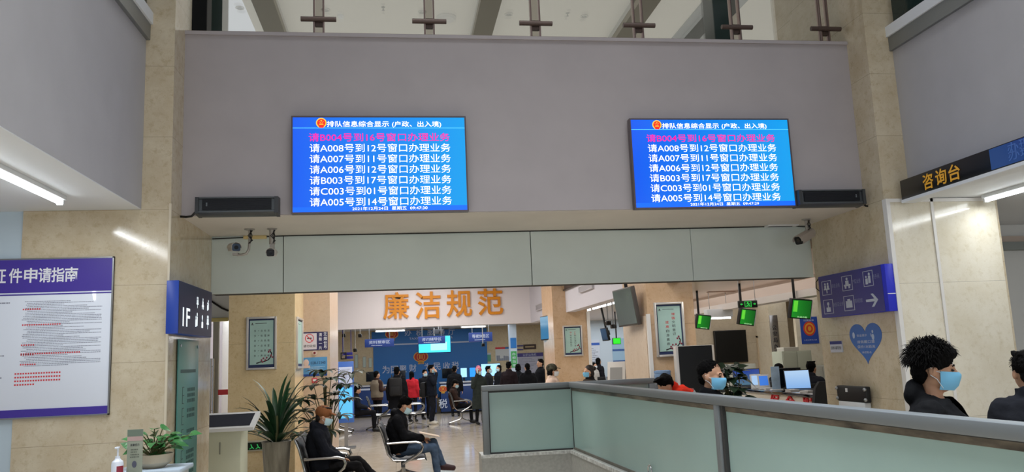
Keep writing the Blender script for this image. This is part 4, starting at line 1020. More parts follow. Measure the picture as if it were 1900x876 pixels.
green_tv((1464, 1503, 555, 592), 12.3, 14, 'green lit television nearest the direction sign', .22, 4)
green_tv((1369, 1399, 573, 604), 13.6, 18, 'green lit television under the exit sign', .3, 6)
green_tv((1290, 1316, 584, 611), 15.0, 16, 'green lit television half hidden by the near tan pillar', .2, 6)
# exit sign
cx, W, z, H = place(1370, 1404, 558, 571, Y=12.6)
r = thing('exit_sign', 'small hanging black exit sign with green running figure and arrows', 'sign', (cx, 12.6, z))
MB().box(-W/2, W/2, -.02, .02, 0, H, bev=.003).build('housing', mat('exit_black', '#0c130e', .4), r)
M_exit = mat('exit_green', '#2fbf4a', .5, emit=.7)
b = MB(); y = -.0215
b.box(-.06, .06, y, -.02, H*.1, H*.15).box(-.06, .06, y, -.02, H*.85, H*.9).box(-.06, -.05, y, -.02, H*.1, H*.9).box(.05, .06, y, -.02, H*.1, H*.9)
b.poly([(-.005+.012*math.cos(t), y, H*.72+.012*math.sin(t)) for t in [2*PI*i/8 for i in range(8)]])
for p, q in (((-.0, .6), (.01, .38)), ((.0, .58), (-.03, .5)), ((.0, .58), (.035, .48)), ((.01, .38), (.035, .22)), ((.01, .38), (-.035, .2))):
    b.cyl((p[0], y, H*p[1]), (q[0], y, H*q[1]), .007, n=6)
for s in (-1, 1):
    b.poly([(s*.09, y, H*.45), (s*.115, y, H*.45), (s*.115, y, H*.33), (s*.14, y, H*.5), (s*.115, y, H*.67), (s*.115, y, H*.55), (s*.09, y, H*.55)])
b.build('pictogram', M_exit, r, smooth=0)
MB().cyl((-W*.42, 0, H), (-W*.42, 0, CZ-z), .005).cyl((W*.42, 0, H), (W*.42, 0, CZ-z), .005).build('hanging_wire', M_steel, r)
# downlights in the counter hall ceiling
for i, ((x, y)) in enumerate(((1408, 538), (1424, 538), (1348, 550), (1364, 550), (1481, 521), (1501, 521), (1296, 561), (1309, 561))):
    P = at(x, y, Z=CZ); r = thing('downlight', '%s of the pair of lit downlights %s' % (('left', 'right')[i % 2], ('above the exit sign to its right', 'left of the exit sign wires', 'next to the direction sign top', 'nearest the near tan pillar')[i//2]), 'lamp', P, 0, 'lit downlights in the counter hall ceiling')
    MB().lathe([(.07, 0), (.07, -.01), (.055, -.012), (.055, -.002)]).build('trim_ring', M_wplastic, r)
    MB().lathe([(.053, -.001), (.053, -.006), (.001, -.008)]).build('bulb', mat('lit_downlight', '#fff6e8', .4, emit=5), r)
sl = [at(1315, 541, Z=CZ), at(1380, 540, Z=CZ)]
o = MB().box(sl[0].x, sl[1].x, sl[0].y, sl[0].y+.12, CZ-.015, CZ).build('ceiling_slot', mat('slot_brown', '#9a8270', .6)); tag(o, 'thin brownish slot vent in the counter hall ceiling', 'vent')

# black wall TV, door, plaque, poster, cabinets at the back wall
cx, W, z, H = place(1327, 1381, 613, 673, Y=FWY)
r = thing('wall_television', 'large black switched-off television on the back wall of the counter hall', 'screen', (cx, FWY, z))
MB().box(-W/2, W/2, -.09, 0, 0, H, bev=.01).build('housing', M_black, r); MB().box(-W/2+.02, W/2-.02, -.094, -.09, .03, H-.02).build('panel', mat('black_gloss', '#06090d', .28), r)
x0, x1 = at(1409, 650, Y=FWY).x, at(1435, 650, Y=FWY).x
d2 = sbox('door_2', x0, x1, FWY-.03, FWY+.0, 0, 2.06, mat('dark_brown_door', '#2a1615', .4))
MB().box(x0-.06, x0, FWY-.04, FWY, 0, 2.1).box(x1, x1+.06, FWY-.04, FWY, 0, 2.1).box(x0-.06, x1+.06, FWY-.04, FWY, 2.06, 2.12).build('door_frame', mat('door_frame_cream', '#cdbba0', .4), d2)
MB().cyl((x0+.08, FWY-.07, 1.02), (x0+.2, FWY-.07, 1.02), .012).build('door_handle', M_steel, d2)
cx, W, z, H = place(1421, 1428, 619, 625, Y=FWY); r = thing('door_number_plate', 'small brown plate above the dark brown door', 'sign', (cx, FWY, z)); MB().box(-W/2, W/2, -.015, 0, 0, H, bev=.004).build('plate', mat('plate_brown', '#6b4038', .5), r)
px0, px1 = at(1432, 650, Y=17.3).x, at(1447, 650, Y=17.3).x
sbox('wall_slim_pillar', px0, px1+.25, 17.3, FWY, 0, 3.0, M_marbleL)
r = thing('vertical_plaque', 'tall silver vertical name plaque with black characters on the slim pillar', 'sign', ((px0+px1)/2, 17.3, .9)); W = px1-px0
zt = at(1440, 585, Y=17.3).z-.9; MB().box(-W/2, W/2, -.03, 0, 0, zt, bev=.006).build('plate', mat('silver_plaque', '#b9bcc2', .18, .9), r)
lettering(r, [(c, 0, zt-.28-i*.145, W*.5, .11) for i, c in enumerate('公安局办证服务中心')], M_inkd, -.031, .004, bold=.03)
cx, W, z, H = place(1488, 1515, 588, 638, Y=15.5)
r = thing('wall_poster', 'blue poster with a large orange-red emblem on the pale wall by the direction sign', 'poster', (cx, 15.5, z))
sbox('wall_side_partition', cx-W*.75, cx+3, 15.5, 15.6, 0, 3.0, M_marbleL)
MB().box(-W/2, W/2, -.012, 0, 0, H).build('board', mat('poster_royal_blue', '#2c4fae', .45), r)
b = MB()
for rx, rz, mi, dy in ((.36, .27, 0, .0), (.28, .21, 1, .002), (.2, .15, 0, .004), (.1, .09, 1, .006)): b.poly([(W*rx*math.cos(2*PI*i/20), -.013-dy, H*.56+H*rz*math.sin(2*PI*i/20)) for i in range(20)], mi)
b.build('emblem', [mat('poster_orange_red', '#d8482a', .5), mat('poster_yellow', '#e9a53a', .5)], r, smooth=0)
lettering(r, [('扫黑除恶', 0, H*.87, W*.6, H*.07), ('人民公安为人民', 0, H*.14, W*.75, H*.05)], M_tl, -.013)
def cabinet(px, Y, label, m, name='filing_cabinet', depth=.45, floor=False, doors=2):
    cx, W, z, H = place(*px, Y=Y)
    if floor: H += z; z = 0
    r = thing(name, label, 'cabinet', (cx, Y, z))
    MB().box(-W/2, W/2, 0, depth, 0, H, bev=.006).build('body', m, r)
    for k in range(doors):
        x0 = -W/2+.015+k*(W-.03)/doors; x1 = x0+(W-.03)/doors-.01
        d = MB().box(x0, x1, -.015, 0, .02, H-.02, bev=.004).build('door', m, r)
        MB().box(x0+.05, x0+.07, -.03, -.015, H*.45, H*.55).build('handle', M_steel, d)
    return r
M_cab = mat('grey_green_cabinet', '#a9ae9c', .45); M_cab2 = mat('pale_cabinet', '#b8bab0', .45)
r0 = cabinet((1455, 1505, 651, 700), 15.0, 'grey-green metal cabinet at the back behind the service counter', M_cab, floor=True)
cabinet((1512, 1560, 678, 720), 15.02, 'low pale cabinet row behind the seated clerk near the right pillar', M_cab2, floor=True, doors=3)
cabinet((1340, 1402, 676, 720), 16.8, 'low pale cabinet under the black wall television', M_cab2, floor=True, doors=3)
cx, W, z, H = place(1457, 1484, 645, 652, Y=15.0); r = thing('cardboard_box', 'flat pale box lying on top of the grey-green cabinet', 'box', (cx, 15.2, r0.children[0].dimensions.z)); 
MB().box(-W/2, W/2, -.15, .15, 0, H, bev=.004).build('carton', mat('pale_box', '#b9b6ab', .6), r); MB().box(-W/2-.003, W/2+.003, -.153, .153, H*.7, H+.003, bev=.003).build('lid', mat('pale_box_lid', '#c6c3b8', .6), r)

# service counter with black top and red characters
KX = 6.25; ky0, ky1 = at(1527, 730, X=KX).y, at(1366, 720, X=KX).y
r = thing('service_counter', 'white counter with glossy black top and red characters behind the partition', 'counter', (KX, ky1, 0), -90)
L = ky1-ky0
MB().box(0, L, 0, .55, .0, 1.04).build('body', mat('counter_white', '#dcd8cc', .4), r)
MB().box(-.03, L+.02, -.05, .62, 1.04, 1.1, bev=.01).build('worktop', mat('black_gloss_top', '#0c0d10', .08, coat=1), r)
MB().box(L, L+.25, -.02, .6, 0, 1.06, bev=.02).build('end_panel', M_black, r)
it = []
for c, x, y in (('综', 1439, 740), ('合', 1467, 743), ('服', 1500, 746), ('务', 1530, 750)):
    P = at(x, y, X=KX); it.append((c, ky1-P.y, P.z-.04, .3, .3))
lettering(r, it, mat('red_letter', '#c8202c', .4), -.001, .02, bold=.03)
KZ = 1.1
def on_counter(px, off=.25): 
    P = at(px, 722, X=KX+off); return Vector((KX+off, P.y, KZ))
def laptop(px, label, img, rotz, W=.38, H=.25, off=.35):
    r = thing('laptop', label, 'laptop', on_counter(px, off), rotz, 'computers on the white service counter')
    MB().box(-W/2, W/2, -.12, .13, 0, .018, bev=.004).build('keyboard_base', mat('laptop_dark', '#22242a', .4), r)
    Mx = Matrix.Translation((0, .13, .015)) @ Matrix.Rotation(R_(-14), 4, 'X')
    MB().box(-W/2, W/2, 0, .012, 0, H, bev=.003).build('lid', mat('laptop_dark', '#22242a', .4), r, M=Mx)
    MB().box(-W/2+.012, W/2-.012, -.002, 0, .015, H-.015).build('panel', img, r, M=Mx)
laptop(1391, 'open laptop with blue landscape picture at the far end of the white counter', screen_image('laptop_image', '#6d97a6', '#2a4fb5', .6, 2, .3, .14), -12, .52, .33)
laptop(1486, 'open dark-framed laptop with pale blue picture in front of the clerk', screen_image('laptop_image_two', '#7fb2ef', '#b7d8fb', .9, 2, .3, .14), -14, .42, .33)
def tablet(px, label, col):
    r = thing('tablet_stand', label, 'tablet', on_counter(px, .1), -14, 'white tablet stands on the white service counter')
    Mx = Matrix.Rotation(R_(-18), 4, 'X')
    MB().box(-.1, .1, -.01, .01, .02, .27, bev=.006).build('housing', M_wplastic, r, M=Mx); MB().box(-.075, .075, -.012, -.01, .07, .24).build('panel', mat('tablet_'+col[1:], col, .3, emit=.7), r, M=Mx)
    MB().box(-.09, .09, -.06, .1, 0, .02, bev=.004).build('base', M_wplastic, r)
tablet(1405, 'left white tablet stand with pale blue screen on the counter', '#9fc2ea'); tablet(1419, 'right white tablet stand with deep blue screen on the counter', '#3d78d8')
r = thing('brochure_holder', 'narrow blue and white card holder standing on the counter beside the black monitor', 'holder', on_counter(1441, .1), -14)
MB().box(-.07, .07, -.008, .008, .02, .4, bev=.003).build('card', mat('brochure_blue_white', '#a9c6e2', .5, var=.2, vscale=8), r); MB().box(-.1, .1, -.06, .06, 0, .02, bev=.004).build('base', M_wplastic, r)
monitor(on_counter(1461, .45), -14, .5, .31, 'black switched-off monitor in the middle of the white service counter', M_scoff, 'computers on the white service counter', .05)
for i, (px, w_) in enumerate(((1428, .16), (1470, .16), (1497, .16))):
    r = thing('paper_stack', ['stack of papers on the counter left of the card holder', 'papers on the counter in front of the black monitor', 'papers on the counter in front of the lit laptop'][i], 'papers', on_counter(px, .06), 20*i-14, 'paper stacks on the white service counter')
    b = MB(); rnd = random.Random(i)
    for k in range(5): b.box(-w_/2+rnd.uniform(-.01, .01), w_/2+rnd.uniform(-.01, .01), -.07, .08, k*.008, k*.008+.007)
    b.build('sheets', mat('paper_white', '#d9d9d9', .7), r)
# office chair and black case beside the right pillar
P = at(1534, 752, Y=10.6)
r = thing('office_chair', 'black high-backed office chair at the near end of the white counter', 'chair', (P.x, 10.6, 0), 165)
MB().box(-.25, .25, -.25, .25, .45, .55, bev=.04).build('seat', M_blackm, r)
b = MB(); b.rings([[(x, y0+.02*math.cos(i), z) for i, (x, y0) in enumerate(((-.26*k, .24), (.26*k, .24), (.24*k, .32), (-.24*k, .32)))] for z, k in ((.55, .8), (.7, 1), (1.0, 1.02), (1.25, .85), (1.34, .6))]); b.build('backrest', M_blackm, r)
MB().cyl((0, 0, .1), (0, 0, .45), .03).build('gas_lift', M_steel, r)
b = MB()
for k in range(5):
    t = 2*PI*k/5; b.cyl((0, 0, .1), (.3*math.cos(t), .3*math.sin(t), .07), .03, .02).ell((.3*math.cos(t), .3*math.sin(t), .035), (.035, .035, .035), n=8)
b.build('castor_base', M_black, r)
FX = 4.72
a, c = at(1551, 715, X=FX), at(1605, 718, X=FX); zt, zb = c.z, at(1605, 748, X=FX).z
r = thing('flight_case', 'flat black equipment panel with metal corners on a white stand by the right pillar', 'case', (FX, a.y, 0), -90); W = a.y-c.y
MB().box(0, W, 0, .06, zb, zt, bev=.012).build('shell', mat('case_black', '#191b1e', .5), r)
for sx in (.012, W-.012):
    for z in (zb+.03, zt-.03): MB().ell((sx, 0, z), (.02, .02, .02), n=8).build('corner', M_steel, r)
MB().box(W*.33, W*.4, -.004, 0, zb+.1, zb+.14).build('sticker', M_wplastic, r)
MB().box(.02, W-.04, .0, .07, zb-.1, zb, bev=.006).box(.04, .08, .0, .06, 0, zb-.1).box(W-.1, W-.06, .0, .06, 0, zb-.1).build('stand', M_white, r)

# black standing display beside the near tan pillar, water dispenser, plant behind the guard
Y = 9.9; x0, x1 = at(1257, 700, Y=Y).x, at(1329, 700, Y=Y).x; zt = at(1290, 641, Y=Y).z
r = thing('standing_display', 'tall black standing display with silver edges beside the near tan pillar', 'display', ((x0+x1)/2, Y, 0)); W = x1-x0
MB().box(-W/2, W/2, 0, .1, .25, zt, bev=.01).build('housing', mat('display_silver', '#c9c6c1', .35, .4), r)
MB().box(-W/2+.035, W/2-.03, -.006, .0, .28, zt-.005).build('panel', mat('black_gloss', '#06090d', .28), r)
MB().box(-W/2-.03, W/2+.03, -.12, .3, 0, .25, bev=.02).build('base', M_black, r)
Y = 10.22; x0, x1 = at(1214, 690, Y=Y).x, at(1244, 690, Y=Y).x; W = x1-x0; zt = at(1229, 687, Y=Y).z
r = thing('water_dispenser', 'water dispenser with blue bottle in front of the near tan pillar', 'dispenser', ((x0+x1)/2, Y, 0))
zb = at(1229, 711, Y=Y).z
MB().box(-W*.5, W*.42, -.14, .12, 0, zb, bev=.02).build('cabinet', mat('dispenser_grey', '#3d434c', .4), r)
M_bot = mat('water_bottle_blue', '#9ec2ea', .1, trans=.55, ior=1.2)
MB().lathe([(.05, zb-.03), (.08, zb), (W/2, zb+.03), (W/2, zb+.07), (W/2-.008, zb+.075), (W/2, zb+.085), (W/2, zt-.05), (W/2-.008, zt-.045), (W/2, zt-.035), (W/2, zt-.01), (W/2-.02, zt)], n=24).build('bottle', M_bot, r)
b = MB()
for s in (-1, 1): b.cyl((s*.06, -.14, zb-.15), (s*.06, -.19, zb-.16), .015)
b.build('tap', M_steel, r)
# ------------------------------------------------------------------ frosted glass partition on a low stone parapet
PX, PYf, RZ = 2.1, 9.8, 1.515
M_fr = mat('grey_steel_frame', '#7d8488', .45, .4, bump=.08, bscale=25)
M_frd = mat('frame_shadow_gasket', '#3a3b3c', .6)  # dark gasket lines between glass and frame, one even colour
M_frost = mat('frosted_green_glass', '#a1bdb9', .22, var=.05, vscale=1.2)
xa = at(893, 717, Y=PYf).x; xb = at(1213, 699, Y=PYf).x
GB = .70
root = thing('glass_partition', 'grey steel framed frosted green glass partition in front of the waiting hall', 'partition', (PX, PYf, 0))
M_stone = mat('pale_grey_stone', '#b6b8b4', .5, var=.12, vscale=30)
MR = Matrix.Translation((PX, PYf, 0)) @ Matrix.Rotation(R_(2.3), 4, 'Z') @ Matrix.Translation((-PX, -PYf, 0))   # the long side runs slightly askew
MRl = Matrix.Rotation(R_(2.3), 4, 'Z')
o = struct('wall_parapet', MB().box(xa-.03, PX-.055, PYf-.06, PYf+.3, 0, GB).box(PX-.06, PX+.14, .8, PYf+.1, 0, GB, M=MR), M_stone)
o2 = MB().box(xa-.04, PX-.06, PYf-.075, PYf-.055, GB-.035, GB+.003).box(PX-.075, PX-.055, .8, PYf-.06, GB-.035, GB+.003, M=MR).build('edge_strip', mat('chipped_white_edge', '#d5d8d6', .5, var=.35, vscale=25), o, smooth=0)
rh = .065
def part(name, x0, x1, y0, y1, z0, z1, m, seg=0, bev=0): return MB().box(x0-PX, x1-PX, y0-PYf, y1-PYf, z0, z1, bev=bev).build(name, m, root, M=MRl if seg else None)
part('top_rail', xa, PX+.05, PYf-.05, PYf+.05, RZ-rh, RZ, M_fr, 0, .006)
part('top_rail', PX-.05, PX+.05, .8, PYf-.05, RZ-rh, RZ, M_fr, 1, .006)
part('top_rail', PX+.06, xb, PYf-.03, PYf+.05, RZ-rh, RZ, M_fr, 0, .006)
part('post', xa, xa+.075, PYf-.05, PYf+.05, GB-.01, RZ-rh, M_fr, 0, .005)
part('post', xb-.075, xb, PYf-.03, PYf+.05, 0, RZ-rh, M_fr, 0, .005)
py_ = 5.5
part('post', PX-.045, PX+.045, py_, py_+.075, GB, RZ-rh, M_fr, 1, .005)
part('post', PX-.045, PX+.045, .85, .925, GB, RZ-rh, M_fr, 1, .005)
part('gasket', PX-.03, PX+.03, py_-.045, py_-.005, GB, RZ-rh, M_frd, 1)
part('glass_pane', xa+.09, PX-.012, PYf-.004, PYf+.008, GB+.01, RZ-rh, M_frost)
part('gasket', PX-.012, PX+.004, PYf-.012, PYf+.012, GB+.005, RZ-rh, M_frd)
part('glass_pane', PX-.006, PX+.006, py_+.08, PYf-.02, GB+.01, RZ-rh, M_frost, 1)
part('glass_pane', PX-.006, PX+.006, .93, py_-.05, GB+.01, RZ-rh, M_frost, 1)
part('glass_pane', PX+.08, xb-.08, PYf+.01, PYf+.02, GB, RZ-rh, M_frost)
part('gasket', xa+.075, PX-.02, PYf-.012, PYf-.004, RZ-rh-.022, RZ-rh, M_frd)
part('gasket', xa+.075, xa+.09, PYf-.012, PYf+.008, GB+.0, RZ-rh-.022, M_frd)
part('gasket', xa+.09, PX-.02, PYf-.012, PYf-.004, GB+.002, GB+.02, M_frd)
M_seethru = mat('worn_clear_strip', '#6f675a', .35, var=.85, vscale=5, stretch=(1, .8, 3))  # patchy colour paints the background seen through clear glass
for y0, y1 in ((.93, py_-.05), (py_+.08, PYf-.02)):
    part('clear_strip', PX-.012, PX-.006, y0, y1, RZ-rh-.042, RZ-rh-.008, M_seethru, 1)
    part('gasket', PX-.02, PX-.006, y0, y1, RZ-rh-.008, RZ-rh, M_frd, 1)
    part('bottom_gasket', PX-.014, PX-.006, y0, y1, GB+.002, GB+.03, mat('brown_grey_gasket', '#77746b', .6, var=.3, vscale=9), 1)
P = at(1208, 874, X=PX+.085); b = MB(); b.tube([P+Vector((-.01, .05*math.cos(t), .05*math.sin(t))) for t in [2*PI*i/16 for i in range(17)]], .008)
o = b.build('ring_pull', M_chrome); tag(o, 'small chrome ring hanging low on the near face of the frosted glass', 'ring')

# ------------------------------------------------------------------ plants
M_leaf = mat('dark_leaf', '#24472c', .4, var=.35, vscale=9); M_leaf2 = mat('fresh_leaf', '#3f7f43', .35, var=.35, vscale=12); M_leaf3 = mat('deep_leaf', '#1c3423', .45, var=.3, vscale=9)
M_stem = mat('plant_stem', '#5a5b38', .6)
def blade(b, base, d, up, L, w_, droop, n=7, fold=.25):
    """long strap leaf with a folded midrib"""
    d = Vector(d).normalized(); side = d.cross(Vector((0, 0, 1))).normalized()
    p = Vector(base); ang = up; rows = []
    for i in range(n+1):
        t = i/n; ww = w_*(math.sin(PI*min(1, t*.92+.06))**.75) if t < 1 else .001
        rows.append((p.copy(), ww, ang)); 
        p = p + (d*math.cos(ang)+Vector((0, 0, math.sin(ang))))*(L/n); ang -= droop/n*(.4+1.2*t)
    vs = []
    for p, ww, a in rows:
        nrm = Vector((0, 0, 1))*math.cos(a)-d*math.sin(a)
        vs.append([b.bm.verts.new(p+side*ww+nrm*ww*fold), b.bm.verts.new(p), b.bm.verts.new(p-side*ww+nrm*ww*fold)])
    for a, c in zip(vs, vs[1:]):
        for k in (0, 1): b.bm.faces.new((a[k], a[k+1], c[k+1], c[k]))
def heartleaf(b, c, d, nrm, s):
    d = Vector(d).normalized(); nrm = Vector(nrm).normalized(); sd = d.cross(nrm).normalized(); nrm = sd.cross(d)
    prof = [(-.12, .0), (-.28, .22), (-.2, .42), (.1, .5), (.45, .36), (.8, .14), (1.05, 0)]
    mid = [b.bm.verts.new(Vector(c)+d*s*u+nrm*s*(-.18*u*u)) for u, _ in prof]
    for sg in (-1, 1):
        ed = [mid[0]]+[b.bm.verts.new(Vector(c)+d*s*u+sd*s*v*sg+nrm*s*(.18*v-.18*u*u)) for u, v in prof[1:-1]]+[mid[-1]]
        for i in range(len(prof)-1):
            q = [mid[i], mid[i+1], ed[i+1], ed[i]]; q = list(dict.fromkeys(q))
            if len(q) >= 3:
                try: b.bm.faces.new(q)
                except ValueError: pass
# strap-leaved plant in tall grey pot in front of the yellow-beige pillar
Y = 11.2; P = at(513, 820, Y=Y)
r = thing('potted_plant', 'strap-leaved plant in a tall tapered marbled pot before the yellow-beige pillar', 'plant', (P.x, Y, 0))
MB().lathe([(.12, 0), (.13, .02), (.185, .84), (.195, .87), (.18, .875), (.165, .82), (.001, .82)], n=24).build('pot', mat('marbled_pot', '#9a9587', .5, var=.4, vscale=5, stretch=(3, 3, .5)), r)
MB().lathe([(.17, .80), (.17, .825), (.001, .835)]).build('soil', mat('dark_soil', '#2a221c', .9), r)
rnd = random.Random(11); b = MB()
for i in range(58):
    t = rnd.uniform(0, 2*PI); k = i/58; up = R_(88-62*k+rnd.uniform(-8, 8)); L = rnd.uniform(.55, .85)
    blade(b, (.05*math.cos(t), .05*math.sin(t), .84+.3*(1-k)*rnd.random()), (math.cos(t), math.sin(t), 0), up, L, rnd.uniform(.026, .04), R_(rnd.uniform(35, 105)))
b.build('foliage', M_leaf, r)
MB().cyl((0, 0, .82), (0, 0, 1.2), .035, .02).build('stem', M_stem, r)
# lady palm behind the capped man
Y = 13.4; P = at(604, 780, Y=Y)
r = thing('potted_plant', 'tall umbrella-leaved plant behind the man in the brown cap', 'plant', (P.x, Y, 0))
MB().lathe([(.15, 0), (.2, .35), (.21, .38), (.19, .38), (.18, .33), (.001, .33)]).build('pot', mat('brown_pot', '#4b3a30', .5), r)
b = MB(); st = MB(); rnd = random.Random(21)
tips = [(-.35, .1, 1.1), (-.25, -.1, .95), (.3, .05, 1.25), (.1, -.12, 1.6), (-.05, .1, 1.72), (.35, -.1, 1.5), (-.15, -.15, 1.3), (.2, .15, 1.0), (.05, -.2, .8), (-.38, -.05, .75), (.42, .1, 1.68), (-.2, .2, 1.5), (.15, .0, 1.35), (-.42, -.1, 1.28)]
for x, y, z in tips:
    st.tube([(x*.15, y*.15, .3), (x*.35, y*.35, z*.7), (x, y, z)], [.014, .009, .006], 6)
    n = rnd.randint(7, 9)
    for k in range(n):
        t = 2*PI*k/n+rnd.uniform(-.2, .2); blade(b, (x, y, z), (math.cos(t), math.sin(t), 0), R_(rnd.uniform(5, 30)), rnd.uniform(.24, .36), rnd.uniform(.04, .06), R_(rnd.uniform(70, 120)), 5)
st.cyl((0, 0, .3), (0, 0, 1.5), .02).cyl((.05, .03, .3), (.08, .05, 1.3), .018).cyl((-.05, 0, .3), (-.1, .02, 1.1), .018)
b.build('foliage', M_leaf3, r); st.build('stem', M_stem, r)
MB().lathe([(.185, .3), (.001, .345)]).build('soil', mat('dark_soil', '#2a221c', .9), r)
# bush behind the guard
Y = 10.7; P = at(1360, 730, Y=Y)
r = thing('potted_plant', 'leafy dark green plant behind the masked guard beside the white counter', 'plant', (P.x, Y, 0))
MB().lathe([(.14, 0), (.19, .4), (.2, .42), (.18, .42), (.17, .37), (.001, .37)]).build('pot', mat('white_pot', '#c9c6bd', .4), r)
b = MB(); st = MB(); rnd = random.Random(5)
for i in range(150):
    t = rnd.uniform(0, 2*PI); z = rnd.uniform(.7, 1.62); rr = rnd.uniform(.05, .27)*(1-.35*abs(z-1.15)/.5); c = Vector((rr*math.cos(t), rr*math.sin(t), z))
    heartleaf(b, c, (math.cos(t), math.sin(t), rnd.uniform(-.7, .3)), (rnd.uniform(-.3, .3), rnd.uniform(-.8, .1), 1), rnd.uniform(.1, .19))
    if i % 3 == 0: st.tube([(0, 0, .37), (rr*.4*math.cos(t), rr*.4*math.sin(t), z*.75), c], [.01, .007, .004], 5)
b.build('foliage', M_leaf3, r); st.build('stem', M_stem, r)

# ------------------------------------------------------------------ bottom left: pothos on a stand, card sign, sanitiser
Y = 6.3; P = at(286, 858, Y=Y); sc = 1.0
r0 = thing('plant_stand', 'pale stand with folded white cloth edge under the pothos at lower left', 'stand', (P.x, Y, 0))
zt = at(286, 868, Y=Y).z
MB().box(-.22, .2, -.16, .18, 0, zt-.03, bev=.01).build('body', mat('stand_white', '#c9cfd2', .5), r0); MB().box(-.25, .23, -.19, .2, zt-.03, zt, bev=.008).build('top', mat('stand_top_pale', '#b9c9d8', .4), r0)
r = thing('potted_pothos', 'small bright green pothos in a pale bowl at lower left before the marble pillar', 'plant', (P.x, Y, zt))
MB().lathe([(.07, 0), (.12, .04), (.135, .1), (.125, .1), (.11, .06), (.001, .06)], n=22).build('pot', mat('pale_bowl', '#b5a993', .45, var=.15, vscale=6), r)
b = MB(); st = MB(); rnd = random.Random(8)
for i in range(46):
    t = rnd.uniform(0, 2*PI); rr = rnd.uniform(.02, .18); z = .1+rnd.uniform(0, .2)*(1.1-rr*3); c = Vector((rr*math.cos(t), rr*math.sin(t)*.8, z))
    heartleaf(b, c, (math.cos(t), math.sin(t), rnd.uniform(-.4, .6)), (rnd.uniform(-.4, .4), rnd.uniform(-1, -.1), .9), rnd.uniform(.05, .085)); st.tube([(0, 0, .06), c*.6+Vector((0, 0, .05)), c], .004, 5)
for k, (x, z) in enumerate(((.2, .2), (.27, .23))): heartleaf(b, (x, -.03, z), (1, -.2, .1), (0, -.6, 1), .07)
st.tube([(0, 0, .06), (.12, -.02, .19), (.27, -.03, .23)], .004, 5)
b.build('foliage', M_leaf2, r); st.build('stem', M_stem, r)
MB().lathe([(.112, .04), (.001, .065)]).build('soil', mat('dark_soil', '#2a221c', .9), r)
# desk carrying sign and bottle (its top is just below the picture)
Yd = 5.7; zt = at(240, 890, Y=Yd).z
r = thing('side_table', 'small pale table top below the picture edge carrying the sanitiser and card sign', 'table', (at(235, 870, Y=Yd).x, Yd, 0))
MB().box(-.3, .2, -.16, .2, zt-.03, zt, bev=.006).build('top', M_wplastic, r)
for sx in (-.27, .17):
    for sy in (-.13, .17): MB().box(sx-.02, sx+.02, sy-.02, sy+.02, 0, zt-.03).build('leg', M_steel, r)
a, c = at(233, 870, Y=Yd-.02), at(262, 870, Y=Yd-.02); zs = at(250, 797, Y=Yd).z
r = thing('card_sign', 'narrow upright grey-green card sign standing in front of the pothos', 'sign', ((a.x+c.x)/2, Yd, zt)); W = c.x-a.x; H = zs-zt
Mx = Matrix.Rotation(R_(3), 4, 'Y')
MB().box(-W/2, W/2, -.004, .004, 0, H, bev=.001).box(-W/2-.01, W/2+.01, -.04, .04, 0, .008).build('card', mat('card_greygreen', '#8d9485', .5), r)
MB().box(-W/2, W/2, -.0052, -.004, H*.86, H).build('header_band', mat('card_header', '#6b7a6d', .5), r); MB().box(-W/2, W/2, -.005, -.004, H*.77, H*.86).build('pink_band', mat('card_pink', '#b39a96', .5), r)
lettering(r, [('温馨提示', 0, H*.69, W*.6, H*.05)], M_inkd, -.0054, bold=.02); fine_print(r, -W*.3, W*.3, H*.42, H*.62, 4, mat('card_ink', '#5d6358', .6), -.0054, .9)
b = MB(); b.poly([(W*.15*math.cos(2*PI*i/16), -.0054, H*.3+H*.07*math.sin(2*PI*i/16)) for i in range(16)]); b.build('round_mark', mat('card_mark', '#4c4f5f', .6), r)
a, c = at(209, 860, Y=Yd), at(231, 860, Y=Yd); zs = at(220, 832, Y=Yd).z; W = (c.x-a.x)/2
r = thing('hand_sanitiser', 'white pump bottle of hand sanitiser with dark red label at the lower left', 'bottle', ((a.x+c.x)/2, Yd-.02, zt)); H = at(219, 852, Y=Yd).z-zt
MB().lathe([(W*.9, 0), (W, .008), (W, H*.8), (W*.92, H*.9), (W*.5, H), (W*.42, H+.008), (.001, H+.01)], n=20).build('body', mat('bottle_white', '#dce3ee', .3), r)
MB().cyl((0, 0, H), (0, 0, H+.02), W*.42).cyl((0, 0, H+.02), (0, 0, zs-zt), W*.16).box(-W*.3, W*.3, -W*.9, W*.3, zs-zt, zs-zt+.012, bev=.003).build('pump', mat('bottle_white', '#dce3ee', .3), r)
MB().rings([[(W*1.01*math.cos(t), W*1.01*math.sin(t), z) for t in [R_(-80+i*8) for i in range(11)]] for z in (H*.25, H*.7)], cap=False, closed=False).build('label_patch', mat('label_dark_red', '#8c2a3a', .5), r)

# ------------------------------------------------------------------ self-service kiosk by the left pillar
Y = 10.0; a, c = at(377, 800, Y=Y), at(447, 800, Y=Y); zt = at(430, 797, Y=Y).z
r = thing('query_kiosk', 'pale green-white self-service kiosk with slanted dark screen by the left pillar', 'kiosk', ((a.x+c.x)/2, Y, 0)); W = c.x-a.x
MB().box(-W/2, W/2, 0, .45, 0, zt, bev=.012).build('body', mat('kiosk_pale', '#cdd1bb', .45), r)
a2, c2 = at(372, 797, Y=Y-.08).x-r.location.x-.1, at(470, 797, Y=Y-.08).x-r.location.x
z0, z1 = at(430, 796, Y=Y-.08).z, at(430, 766, Y=Y+.25).z
cx0, cx1 = at(482, 766, Y=Y+.25).x-r.location.x, 0
hd = MB(); hd.rings([[(a2, -.08, z0-.03), (c2, -.08, z0-.03), (c2, -.08, z0+.01), (a2, -.08, z0+.01)], [(a2, .3, z1-.05), (cx0, .3, z1-.05), (cx0, .3, z1), (a2, .3, z1)]])
hd.build('head', mat('kiosk_head', '#d7dadb', .35), r)
